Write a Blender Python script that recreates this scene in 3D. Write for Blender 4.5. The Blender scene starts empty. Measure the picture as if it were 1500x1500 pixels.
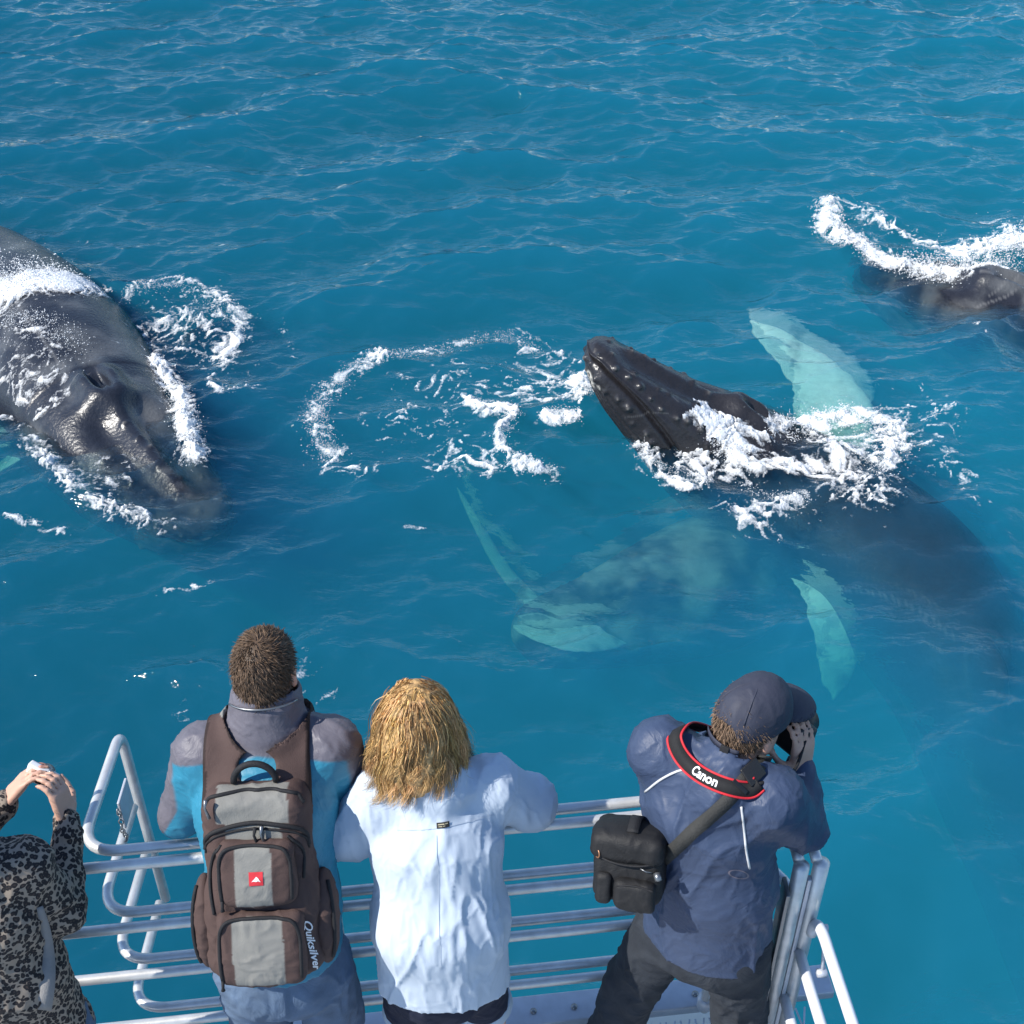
import bpy, bmesh, math, random
import numpy as np
from mathutils import Vector, Matrix

random.seed(7)
RNG = np.random.default_rng(7)
SC = bpy.context.scene
COL = SC.collection

# ------------------------------------------------------------------ camera, sky, sun, exposure
CAM_H = 7.0                       # metres above the sea
PITCH = math.radians(38.2)
FOC = 1900.0 / 1500.0
cam_d = bpy.data.cameras.new('camera')
cam = bpy.data.objects.new('camera', cam_d)
COL.objects.link(cam)
cam_d.sensor_width = 36.0
cam_d.lens = 36.0 * FOC
cam_d.clip_start = 0.05
cam_d.clip_end = 20000.0
cam.location = (0, 0, CAM_H)
cam.rotation_euler = (math.pi / 2 - PITCH, 0, 0)
SC.camera = cam

SUN_EL = math.radians(46)
SUN_AZ = Vector((-0.95, -0.31, 0)).normalized()          # horizontal direction towards the sun
SUN_DIR = Vector((SUN_AZ.x * math.cos(SUN_EL), SUN_AZ.y * math.cos(SUN_EL), math.sin(SUN_EL)))
world = bpy.data.worlds.new('World')
SC.world = world
world.use_nodes = True
wn = world.node_tree
bg = wn.nodes['Background']
sky = wn.nodes.new('ShaderNodeTexSky')
sky.sky_type = 'NISHITA'
sky.sun_disc = False
sky.sun_elevation = SUN_EL
sky.sun_rotation = math.atan2(SUN_DIR.x, SUN_DIR.y)
sky.air_density = 1.0
sky.dust_density = 0.2
sky.ozone_density = 5.0
wn.links.new(sky.outputs[0], bg.inputs[0])
bg.inputs[1].default_value = 0.15
sun_d = bpy.data.lights.new('sun', 'SUN')
sun_d.energy = 5.0
sun_d.angle = math.radians(0.53)
sun_d.color = (1.0, 0.955, 0.88)
sun = bpy.data.objects.new('sun', sun_d)
COL.objects.link(sun)
sun.location = (-8, -8, 20)
sun.rotation_euler = (-SUN_DIR).to_track_quat('-Z', 'Y').to_euler()
SC.view_settings.view_transform = 'Standard'
SC.view_settings.look = 'None'
SC.view_settings.exposure = 0.30
SC.view_settings.gamma = 1.0
SC.cycles.use_denoising = True
SC.cycles.max_bounces = 4
SC.cycles.transparent_max_bounces = 16
SC.cycles.volume_bounces = 0
SC.cycles.caustics_refractive = False
SC.cycles.caustics_reflective = False
SC.cycles.sample_clamp_indirect = 6.0

# ------------------------------------------------------------------ small geometry helpers
FW = np.array([0, math.cos(PITCH), -math.sin(PITCH)])
UPV = np.array([0, math.sin(PITCH), math.cos(PITCH)])


def at(x, y, z=0.0):
    """World point at height z seen at pixel (x, y) of the 1500 px photograph."""
    d = FW + np.array([(x - 750) / 1900.0, 0, 0]) + UPV * ((750 - y) / 1900.0)
    t = (z - CAM_H) / d[2]
    return np.array([0, 0, CAM_H]) + t * d


def aty(x, y, Y):
    d = FW + np.array([(x - 750) / 1900.0, 0, 0]) + UPV * ((750 - y) / 1900.0)
    return np.array([0, 0, CAM_H]) + (Y / d[1]) * d


def nrm(v):
    v = np.asarray(v, float)
    return v / (np.linalg.norm(v) + 1e-12)


def hash3(ix, iy, iz, seed):
    h = (ix.astype(np.int64) * 374761393 + iy.astype(np.int64) * 668265263 + iz.astype(np.int64) * 2147483647 + seed * 974634541)
    h = (h ^ (h >> 13)) * 1274126177
    h = h & 0x7fffffff
    h = (h ^ (h >> 16)) * 668265263 & 0x7fffffff
    return h


def pnoise(P, seed=0):
    """Gradient noise, P (N,3) -> about [-1,1]."""
    P = np.asarray(P, float)
    I = np.floor(P).astype(np.int64)
    f = P - I
    u = f * f * f * (f * (f * 6 - 15) + 10)
    out = 0
    for dx in (0, 1):
        wx = u[:, 0] if dx else 1 - u[:, 0]
        for dy in (0, 1):
            wy = u[:, 1] if dy else 1 - u[:, 1]
            for dz in (0, 1):
                wz = u[:, 2] if dz else 1 - u[:, 2]
                h = hash3(I[:, 0] + dx, I[:, 1] + dy, I[:, 2] + dz, seed)
                a = (h & 0xffff) / 65535.0 * 2 * np.pi
                b = ((h >> 15) & 0xffff) / 65535.0 * 2 - 1
                c = np.sqrt(np.maximum(0, 1 - b * b))
                g = (f[:, 0] - dx) * np.cos(a) * c + (f[:, 1] - dy) * np.sin(a) * c + (f[:, 2] - dz) * b
                out = out + wx * wy * wz * g
    return out * 1.7


def fbm(P, octaves=4, seed=0, gain=0.5):
    s, a, t = 0, 1.0, 0
    P = np.asarray(P, float)
    for o in range(octaves):
        s = s + a * pnoise(P * (2 ** o), seed + o * 17)
        t += a
        a *= gain
    return s / t


def sstep(a, b, x):
    t = np.clip((x - a) / (b - a), 0, 1)
    return t * t * (3 - 2 * t)


def crom(pts, n):
    """Catmull-Rom through the points, n samples."""
    pts = np.asarray(pts, float)
    m = len(pts)
    if m == 2:
        t = np.linspace(0, 1, n)[:, None]
        return pts[0] * (1 - t) + pts[1] * t
    ext = np.vstack([2 * pts[0] - pts[1], pts, 2 * pts[-1] - pts[-2]])
    u = np.linspace(0, m - 1 - 1e-9, n)
    i = np.floor(u).astype(int)
    t = (u - i)[:, None]
    p0, p1, p2, p3 = ext[i], ext[i + 1], ext[i + 2], ext[i + 3]
    return 0.5 * (2 * p1 + (p2 - p0) * t + (2 * p0 - 5 * p1 + 4 * p2 - p3) * t ** 2 + (3 * p1 - p0 - 3 * p2 + p3) * t ** 3)


def mesh_np(name, V, F, mat=None, parent=None, smooth=True, col=None, attrs=None):
    """Fast mesh: V (n,3), F (m,k) with one polygon size (or a list of such arrays)."""
    Fs = F if isinstance(F, list) else [F]
    Fs = [np.asarray(f, np.int32) for f in Fs if len(f)]
    me = bpy.data.meshes.new(name)
    V = np.asarray(V, np.float32)
    me.vertices.add(len(V))
    me.vertices.foreach_set('co', V.ravel())
    loops = np.concatenate([f.ravel() for f in Fs])
    sizes = np.concatenate([np.full(len(f), f.shape[1], np.int32) for f in Fs])
    starts = np.concatenate([[0], np.cumsum(sizes)[:-1]]).astype(np.int32)
    me.loops.add(len(loops))
    me.loops.foreach_set('vertex_index', loops)
    me.polygons.add(len(sizes))
    me.polygons.foreach_set('loop_start', starts)
    me.update(calc_edges=True)
    if smooth:
        me.polygons.foreach_set('use_smooth', np.ones(len(sizes), bool))
    if col is not None:
        c = np.ones((len(V), 4), np.float32)
        c[:, :3] = col
        a = me.color_attributes.new('Col', 'FLOAT_COLOR', 'POINT')
        a.data.foreach_set('color', c.ravel())
    for k, v in (attrs or {}).items():
        a = me.attributes.new(k, 'FLOAT', 'POINT')
        a.data.foreach_set('value', np.asarray(v, np.float32))
    me.validate()
    if mat:
        me.materials.append(mat)
    o = bpy.data.objects.new(name, me)
    COL.objects.link(o)
    if parent is not None:
        o.parent = parent
        o.matrix_parent_inverse = parent.matrix_world.inverted() if False else Matrix.Translation(-Vector(parent.location))
    return o


def empty(name, loc, label=None, cat=None, group=None):
    o = bpy.data.objects.new(name, None)
    o.location = loc
    o.empty_display_size = 0.1
    COL.objects.link(o)
    tag(o, label, cat, group)
    return o


def tag(o, label=None, cat=None, group=None, kind=None):
    if label: o['label'] = label
    if cat: o['category'] = cat
    if group: o['group'] = group
    if kind: o['kind'] = kind
    return o


class MB:
    """Collects shapes into one mesh of quads and triangles."""
    def __init__(self):
        self.V, self.Q, self.T, self.n = [], [], [], 0

    def add(self, V, Q=None, T=None):
        V = np.asarray(V, float).reshape(-1, 3)
        if Q is not None and len(Q): self.Q.append(np.asarray(Q, int) + self.n)
        if T is not None and len(T): self.T.append(np.asarray(T, int) + self.n)
        self.V.append(V)
        self.n += len(V)

    def tube(self, pts, r, seg=12, cap=True, closed=False):
        pts = np.asarray(pts, float)
        n = len(pts)
        r = np.broadcast_to(np.asarray(r, float), (n,))
        tan = np.gradient(pts, axis=0)
        if closed:
            tan = np.roll(pts, -1, 0) - np.roll(pts, 1, 0)
        tan /= np.linalg.norm(tan, axis=1)[:, None] + 1e-12
        ref = np.array([0, 0, 1.0]) if abs(tan[0][2]) < 0.9 else np.array([1.0, 0, 0])
        u = nrm(ref - tan[0] * (ref @ tan[0]))
        a = np.linspace(0, 2 * np.pi, seg, endpoint=False)
        ring = []
        for i in range(n):
            u = nrm(u - tan[i] * (u @ tan[i]))
            w = np.cross(tan[i], u)
            ring.append(pts[i] + r[i] * (np.cos(a)[:, None] * u + np.sin(a)[:, None] * w))
        V = np.vstack(ring)
        Q = []
        m = n if closed else n - 1
        for i in range(m):
            b0, b1 = i * seg, ((i + 1) % n) * seg
            for j in range(seg):
                k = (j + 1) % seg
                Q.append((b0 + j, b0 + k, b1 + k, b1 + j))
        T = []
        if cap and not closed:
            V = np.vstack([V, pts[0] - tan[0] * r[0] * 0.25, pts[-1] + tan[-1] * r[-1] * 0.25])
            c0, c1 = n * seg, n * seg + 1
            for j in range(seg):
                k = (j + 1) % seg
                T.append((c0, k, j))
                T.append((c1, (n - 1) * seg + j, (n - 1) * seg + k))
        self.add(V, Q, T)

    def box(self, c, half, R=np.eye(3), bev=0.0):
        """Box with chamfered edges; rows of R are its axes."""
        c = np.asarray(c, float)
        h = np.asarray(half, float)
        R = np.asarray(R, float)
        b = min(bev, h.min() * 0.9)
        bm = bmesh.new()
        bmesh.ops.create_cube(bm, size=2.0)
        for v in bm.verts:
            v.co = Vector((v.co.x * h[0], v.co.y * h[1], v.co.z * h[2]))
        if b > 0:
            bmesh.ops.bevel(bm, geom=list(bm.edges), offset=b, segments=2, profile=0.6, affect='EDGES')
        bm.verts.ensure_lookup_table()
        V = np.array([v.co[:] for v in bm.verts]) @ R + c
        Q = [[v.index for v in f.verts] for f in bm.faces if len(f.verts) == 4]
        T = [[v.index for v in f.verts] for f in bm.faces if len(f.verts) == 3]
        bm.free()
        self.add(V, Q, T)

    def build(self, name, mat, parent=None, smooth=True, col=None):
        V = np.vstack(self.V)
        F = []
        if self.Q: F.append(np.vstack(self.Q))
        if self.T: F.append(np.vstack(self.T))
        return mesh_np(name, V, F, mat, parent, smooth, col)


# ------------------------------------------------------------------ distance fields -> smooth continuous surfaces
def P_cone(a, b, ra, rb, side=None, k=1.0):
    """Tapered capsule; with side, k times wider along that direction."""
    a = np.asarray(a, float); b = np.asarray(b, float)
    m = max(ra, rb) * max(1.0, k)
    lo = np.minimum(a, b) - m; hi = np.maximum(a, b) + m
    ab = b - a; L2 = max(ab @ ab, 1e-9)
    s = None if side is None else nrm(side)

    def f(X, Y, Z):
        t = np.clip(((X - a[0]) * ab[0] + (Y - a[1]) * ab[1] + (Z - a[2]) * ab[2]) / L2, 0, 1)
        vx = X - a[0] - t * ab[0]; vy = Y - a[1] - t * ab[1]; vz = Z - a[2] - t * ab[2]
        d2 = vx * vx + vy * vy + vz * vz
        if s is not None:
            q = vx * s[0] + vy * s[1] + vz * s[2]
            d2 = np.maximum(d2 - q * q * (1 - 1 / (k * k)), 0)
        return np.sqrt(d2) - (ra + (rb - ra) * t)
    return lo, hi, f


def P_ell(c, rad, R=np.eye(3)):
    c = np.asarray(c, float); rad = np.asarray(rad, float); R = np.asarray(R, float)
    m = rad.max()

    def f(X, Y, Z):
        x, y, z = X - c[0], Y - c[1], Z - c[2]
        l = [(x * R[i, 0] + y * R[i, 1] + z * R[i, 2]) for i in range(3)]
        k0 = np.sqrt(sum((l[i] / rad[i]) ** 2 for i in range(3)))
        k1 = np.sqrt(sum((l[i] / rad[i] ** 2) ** 2 for i in range(3))) + 1e-9
        return k0 * (k0 - 1.0) / k1
    return c - m, c + m, f


def P_box(c, half, R=np.eye(3), rnd=0.02):
    c = np.asarray(c, float); half = np.asarray(half, float); R = np.asarray(R, float)
    m = np.linalg.norm(half)

    def f(X, Y, Z):
        x, y, z = X - c[0], Y - c[1], Z - c[2]
        q = [np.abs(x * R[i, 0] + y * R[i, 1] + z * R[i, 2]) - half[i] + rnd for i in range(3)]
        out = np.sqrt(sum(np.maximum(v, 0) ** 2 for v in q))
        ins = np.minimum(np.maximum(q[0], np.maximum(q[1], q[2])), 0)
        return out + ins - rnd
    return c - m, c + m, f


class Field:
    CAP = 0.12

    def __init__(self, lo, hi, h):
        self.lo = np.asarray(lo, float); self.h = h
        self.n = np.ceil((np.asarray(hi, float) - self.lo) / h).astype(int) + 1
        self.v = np.full(self.n, self.CAP, np.float32)

    def axes(self, sl=None):
        ax = [self.lo[i] + self.h * np.arange(self.n[i]) for i in range(3)]
        if sl: ax = [ax[i][sl[i]] for i in range(3)]
        return (ax[0][:, None, None].astype(np.float32), ax[1][None, :, None].astype(np.float32), ax[2][None, None, :].astype(np.float32))

    def _sl(self, lo, hi, pad):
        a = np.clip(np.floor((lo - pad - self.lo) / self.h).astype(int), 0, self.n)
        b = np.clip(np.ceil((hi + pad - self.lo) / self.h).astype(int) + 1, 0, self.n)
        return tuple(slice(a[i], b[i]) for i in range(3)), bool(np.all(b > a))

    def add(self, p, k=0.02):
        sl, ok = self._sl(p[0], p[1], k + 3 * self.h)
        if not ok: return self
        d = p[2](*self.axes(sl)); o = self.v[sl]
        hh = np.clip(0.5 + 0.5 * (o - d) / k, 0, 1)
        self.v[sl] = o * (1 - hh) + d * hh - k * hh * (1 - hh)
        return self

    def sub(self, p, k=0.01):
        sl, ok = self._sl(p[0], p[1], k + 3 * self.h)
        if not ok: return self
        d = -p[2](*self.axes(sl)); o = self.v[sl]
        hh = np.clip(0.5 - 0.5 * (o - d) / k, 0, 1)
        self.v[sl] = o * (1 - hh) + d * hh + k * hh * (1 - hh)
        return self

    def cut(self, g):
        """Keep where g(X,Y,Z) < 0."""
        self.v = np.maximum(self.v, g(*self.axes()).astype(np.float32))
        return self

    def shell(self, off, g):
        """A layer lying on this surface, off thick outward, where g < 0."""
        f = Field.__new__(Field)
        f.lo, f.h, f.n = self.lo, self.h, self.n
        f.v = np.maximum(np.maximum(self.v - off, -(self.v + 0.012)), g(*self.axes()).astype(np.float32))
        return f

    def mesh(self):
        v = self.v
        ins = v < 0
        c = [ins[i:ins.shape[0] - 1 + i, j:ins.shape[1] - 1 + j, k:ins.shape[2] - 1 + k] for i in (0, 1) for j in (0, 1) for k in (0, 1)]
        s = sum(a.astype(np.int8) for a in c)
        act = (s > 0) & (s < 8)
        idx = np.argwhere(act)
        if len(idx) == 0:
            return np.zeros((0, 3)), np.zeros((0, 4), int)
        vid = np.full(act.shape, -1, np.int32)
        vid[act] = np.arange(len(idx))
        off = np.array([(i, j, k) for i in (0, 1) for j in (0, 1) for k in (0, 1)])
        val = np.stack([v[idx[:, 0] + o[0], idx[:, 1] + o[1], idx[:, 2] + o[2]] for o in off], 1)
        acc = np.zeros((len(idx), 3)); cnt = np.zeros(len(idx))
        for a in range(8):
            for b in range(a + 1, 8):
                if np.abs(off[a] - off[b]).sum() != 1: continue
                va, vb = val[:, a], val[:, b]
                m = (va < 0) != (vb < 0)
                t = np.where(m, va / np.where(m, va - vb, 1), 0)
                acc += np.where(m[:, None], off[a] + t[:, None] * (off[b] - off[a]), 0)
                cnt += m
        V = self.lo + self.h * (idx + acc / cnt[:, None])
        Q = []
        for ax in range(3):
            o1, o2 = [(1, 2), (2, 0), (0, 1)][ax]
            sl0 = [slice(1, self.n[i] - 1) for i in range(3)]; sl0[ax] = slice(0, self.n[ax] - 1)
            sl1 = list(sl0); sl1[ax] = slice(1, self.n[ax])
            A, B = ins[tuple(sl0)], ins[tuple(sl1)]
            e = np.argwhere(A != B)
            if not len(e): continue
            fl = A[e[:, 0], e[:, 1], e[:, 2]]
            base = e.copy()
            for i in range(3):
                if i != ax: base[:, i] += 1
            def cell(d1, d2):
                q = base.copy(); q[:, o1] += d1; q[:, o2] += d2
                return vid[q[:, 0], q[:, 1], q[:, 2]]
            q = np.stack([cell(-1, -1), cell(0, -1), cell(0, 0), cell(-1, 0)], 1)
            q[~fl] = q[~fl][:, ::-1]
            Q.append(q)
        Q = np.vstack(Q)
        Q = Q[(Q >= 0).all(1)]
        return V, Q

    def grad(self, V):
        """Outward normals at points."""
        g = (V - self.lo) / self.h
        i = np.clip(np.round(g).astype(int), 1, self.n - 2)
        v = self.v
        n = np.stack([v[i[:, 0] + 1, i[:, 1], i[:, 2]] - v[i[:, 0] - 1, i[:, 1], i[:, 2]],
                      v[i[:, 0], i[:, 1] + 1, i[:, 2]] - v[i[:, 0], i[:, 1] - 1, i[:, 2]],
                      v[i[:, 0], i[:, 1], i[:, 2] + 1] - v[i[:, 0], i[:, 1], i[:, 2] - 1]], 1).astype(float)
        return n / (np.linalg.norm(n, axis=1)[:, None] + 1e-9)

    def sample(self, P):
        i = np.clip(np.round((P - self.lo) / self.h).astype(int), 0, self.n - 1)
        return self.v[i[:, 0], i[:, 1], i[:, 2]]


def relax(V, Q, it=1, w=0.5):
    e = np.vstack([Q[:, [0, 1]], Q[:, [1, 2]], Q[:, [2, 3]], Q[:, [3, 0]]])
    for _ in range(it):
        s = np.zeros_like(V); c = np.zeros(len(V))
        for a, b in ((0, 1), (1, 0)):
            for d in range(3):
                s[:, d] += np.bincount(e[:, a], V[e[:, b], d], len(V))
            c += np.bincount(e[:, a], minlength=len(V))
        V = V * (1 - w) + w * s / np.maximum(c, 1)[:, None]
    return V


def vnormals(V, Q):
    a = V[Q[:, 2]] - V[Q[:, 0]]; b = V[Q[:, 3]] - V[Q[:, 1]]
    n = np.cross(a, b); N = np.zeros_like(V)
    for j in range(4):
        for d in range(3):
            N[:, d] += np.bincount(Q[:, j], n[:, d], len(V))
    return N / (np.linalg.norm(N, axis=1)[:, None] + 1e-12)


# ------------------------------------------------------------------ materials
def new_mat(name):
    m = bpy.data.materials.new(name)
    m.use_nodes = True
    nt = m.node_tree
    return m, nt, nt.nodes['Principled BSDF']


def nd(nt, typ, **kw):
    n = nt.nodes.new(typ)
    for k, v in kw.items():
        if hasattr(n, k): setattr(n, k, v)
        else: n.inputs[k].default_value = v
    return n


def fabric(name, color, rough=0.75, var=0.12, scale=60, bump=0.25, weave=600, sheen=0.0, dist=0.002, fold=0.0, fold_scale=9.0, use_col=False, coat=0.0, spec=0.3):
    """Cloth: its own colour with slight mottling, a fine weave and soft creases."""
    m, nt, b = new_mat(name)
    tc = nd(nt, 'ShaderNodeTexCoord')
    n1 = nd(nt, 'ShaderNodeTexNoise', Scale=scale, Detail=5.0)
    nt.links.new(tc.outputs['Object'], n1.inputs['Vector'])
    mr = nd(nt, 'ShaderNodeMapRange'); mr.inputs['To Min'].default_value = 1 - var; mr.inputs['To Max'].default_value = 1 + var
    nt.links.new(n1.outputs['Fac'], mr.inputs['Value'])
    mx = nd(nt, 'ShaderNodeMix', data_type='RGBA', blend_type='MULTIPLY')
    mx.inputs['Factor'].default_value = 1.0
    if use_col:
        at_ = nd(nt, 'ShaderNodeVertexColor', layer_name='Col')
        nt.links.new(at_.outputs['Color'], mx.inputs[6])
    else:
        mx.inputs[6].default_value = (*color, 1)
    nt.links.new(mr.outputs['Result'], mx.inputs[7])
    nt.links.new(mx.outputs[2], b.inputs['Base Color'])
    b.inputs['Roughness'].default_value = rough
    b.inputs['Specular IOR Level'].default_value = spec
    b.inputs['Sheen Weight'].default_value = sheen
    b.inputs['Coat Weight'].default_value = coat
    nw = nd(nt, 'ShaderNodeTexNoise', Scale=float(weave), Detail=2.0)
    nt.links.new(tc.outputs['Object'], nw.inputs['Vector'])
    bp = nd(nt, 'ShaderNodeBump', Strength=bump, Distance=dist)
    nt.links.new(nw.outputs['Fac'], bp.inputs['Height'])
    last = bp
    if fold:
        nf = nd(nt, 'ShaderNodeTexNoise', Scale=fold_scale, Detail=4.0, Distortion=1.2)
        nf.inputs['Roughness'].default_value = 0.55
        nt.links.new(tc.outputs['Object'], nf.inputs['Vector'])
        ab = nd(nt, 'ShaderNodeMath', operation='PINGPONG'); ab.inputs[1].default_value = 0.09
        nt.links.new(nf.outputs['Fac'], ab.inputs[0])
        b2 = nd(nt, 'ShaderNodeBump', Strength=1.0, Distance=fold)
        nt.links.new(ab.outputs[0], b2.inputs['Height'])
        nt.links.new(bp.outputs['Normal'], b2.inputs['Normal'])
        last = b2
    nt.links.new(last.outputs['Normal'], b.inputs['Normal'])
    return m


def plain(name, color, rough=0.5, metal=0.0, var=0.1, scale=40, bump=0.1, dist=0.002, spec=0.5, use_col=False, coat=0.0):
    m = fabric(name, color, rough, var, scale, bump, scale * 6, 0, dist, use_col=use_col, coat=coat, spec=spec)
    m.node_tree.nodes['Principled BSDF'].inputs['Metallic'].default_value = metal
    return m
# ------------------------------------------------------------------ the sea
def polydist(X, Y, poly):
    """Distance from grid points to a polyline, and the running position 0..1 of the nearest point."""
    poly = np.asarray(poly, float)[:, :2]
    best = np.full(X.shape, 1e9); par = np.zeros(X.shape)
    n = len(poly) - 1
    for i in range(n):
        a, b = poly[i], poly[i + 1]
        ab = b - a
        t = np.clip(((X - a[0]) * ab[0] + (Y - a[1]) * ab[1]) / (ab @ ab + 1e-9), 0, 1)
        d = np.hypot(X - a[0] - t * ab[0], Y - a[1] - t * ab[1])
        m = d < best
        best = np.where(m, d, best); par = np.where(m, (i + t) / n, par)
    return best, par


def pxl(pts, z=0.0, n=None):
    w = [at(x, y, z) for x, y in pts]
    return crom(w, n or 8 * len(w))


RING = pxl([(845, 520), (790, 500), (730, 478), (640, 500), (560, 520), (500, 555), (465, 600), (465, 640), (480, 670), (540, 700)])
# lines of foam: (points in the photograph, half width m, strength)
FOAM_LINES = [
    ([(845, 520), (790, 500), (730, 478), (640, 500), (560, 520)], 0.17, 0.50),
    ([(560, 520), (500, 555), (465, 600), (465, 640), (480, 668)], 0.17, 0.70),
    ([(480, 668), (510, 690), (545, 690)], 0.2, 0.55),
    ([(560, 520), (590, 545), (620, 560)], 0.12, 0.30),
    ([(690, 590), (735, 600), (745, 625), (728, 655), (750, 690), (820, 705)], 0.10, 0.95),
    ([(690, 590), (715, 615), (740, 605)], 0.10, 0.9),
    ([(800, 628), (860, 622), (905, 610)], 0.12, 1.1),
    ([(845, 540), (850, 580), (880, 605), (930, 612)], 0.13, 1.1),
    ([(750, 580), (800, 585), (840, 590)], 0.07, 0.62),
    ([(925, 640), (950, 690), (1000, 720), (1040, 705)], 0.10, 0.85),
    ([(985, 640), (1040, 655), (1100, 690)], 0.24, 1.15),
    ([(940, 615), (1000, 625), (1070, 650), (1130, 655)], 0.10, 0.9),
    ([(1080, 700), (1140, 690), (1200, 690)], 0.16, 0.8),
    ([(1140, 630), (1190, 615), (1245, 605)], 0.18, 1.05),
    ([(1245, 605), (1300, 625), (1285, 680)], 0.22, 0.8),
    ([(1200, 640), (1240, 690), (1270, 740)], 0.22, 0.72),
    ([(1300, 600), (1340, 610), (1380, 605)], 0.16, 0.5),
    ([(1310, 650), (1380, 670), (1440, 745)], 0.16, 0.42),
    ([(1080, 755), (1150, 745), (1200, 720)], 0.16, 0.62),
    # left whale
    ([(190, 440), (240, 415), (310, 430), (345, 460), (335, 500), (310, 540)], 0.16, 0.66),
    ([(215, 480), (260, 460), (300, 475), (320, 520)], 0.14, 0.66),
    ([(225, 520), (245, 570), (275, 620), (295, 680)], 0.15, 1.15),
    ([(300, 560), (330, 575), (365, 568)], 0.08, 0.6),
    ([(0, 600), (40, 590), (95, 580)], 0.10, 0.7),
    ([(25, 615), (60, 610), (100, 600)], 0.09, 0.7),
    ([(50, 640), (100, 710), (165, 755), (240, 780)], 0.18, 0.85),
    ([(0, 765), (50, 775), (100, 782)], 0.07, 0.72),
    ([(-60, 505), (20, 478), (112, 455)], 0.34, 1.7),
    ([(90, 350), (130, 350), (140, 345)], 0.05, 0.5),
    ([(400, 470), (420, 500), (430, 520)], 0.08, 0.35),
    # far right whale
    ([(1215, 305), (1220, 340), (1290, 375), (1380, 400), (1460, 400)], 0.20, 1.15),
    ([(1250, 300), (1300, 330), (1370, 360), (1440, 390)], 0.16, 0.72),
    ([(1420, 370), (1500, 350), (1560, 340)], 0.35, 1.15),
    ([(1430, 320), (1480, 315), (1540, 320)], 0.12, 0.5),
    ([(1400, 470), (1440, 490), (1500, 520)], 0.07, 0.6),
    ([(1285, 560), (1300, 540), (1295, 520)], 0.05, 0.5),
    # loose flecks
    ([(230, 880), (270, 875), (340, 858)], 0.07, 0.45),
    ([(590, 770), (640, 765)], 0.05, 0.5),
    ([(445, 960), (450, 1010), (490, 1000)], 0.10, 0.38),
    ([(640, 690), (690, 690), (720, 700)], 0.14, 0.55),
]
FOAM_AREAS = [  # (centre px, radius px x, radius px y, strength): thin scattered lace
    (650, 600, 190, 105, 0.47), (800, 545, 90, 60, 0.62), (680, 680, 90, 35, 0.55), (260, 480, 110, 80, 0.62),
    (1240, 680, 110, 80, 0.66), (1020, 680, 100, 50, 0.85), (1370, 640, 90, 110, 0.48), (150, 700, 110, 60, 0.50), (340, 560, 80, 110, 0.30),
    (1300, 330, 110, 50, 0.42), (40, 560, 80, 60, 0.7), (1120, 760, 90, 40, 0.62),
    (600, 1100, 260, 160, 0.16), (300, 1010, 200, 130, 0.16), (1330, 1150, 170, 100, 0.13), (820, 700, 700, 320, 0.12),
]

SEA_L, SEA_N = 25.6, 1024


def sea_fft():
    r = np.random.default_rng(21)
    k1 = 2 * np.pi * np.fft.fftfreq(SEA_N, SEA_L / SEA_N)
    KX, KY = np.meshgrid(k1, k1, indexing='ij')
    K = np.hypot(KX, KY); K[0, 0] = 1
    wd = nrm([0.25, -1.0])
    cosd = (KX * wd[0] + KY * wd[1]) / K
    kp = 2 * np.pi / 2.6
    S = K ** -3.5 * np.exp(-0.6 * (kp / K) ** 2) * (0.10 + np.abs(cosd) ** 2.2) * np.exp(-(K * 0.020) ** 2)
    S += 6.0 * np.exp(-((K - 2 * np.pi / 6.0) / 0.35) ** 2) * np.abs(cosd) ** 4 * 2e-2
    S[0, 0] = 0
    A = np.sqrt(S) * np.exp(2j * np.pi * r.random((SEA_N, SEA_N)))
    h = np.fft.ifft2(A).real
    sc = 0.056 / h.std()
    dx = np.fft.ifft2(1j * KX / K * A).real * sc
    dy = np.fft.ifft2(1j * KY / K * A).real * sc
    return h * sc, dx, dy


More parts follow.
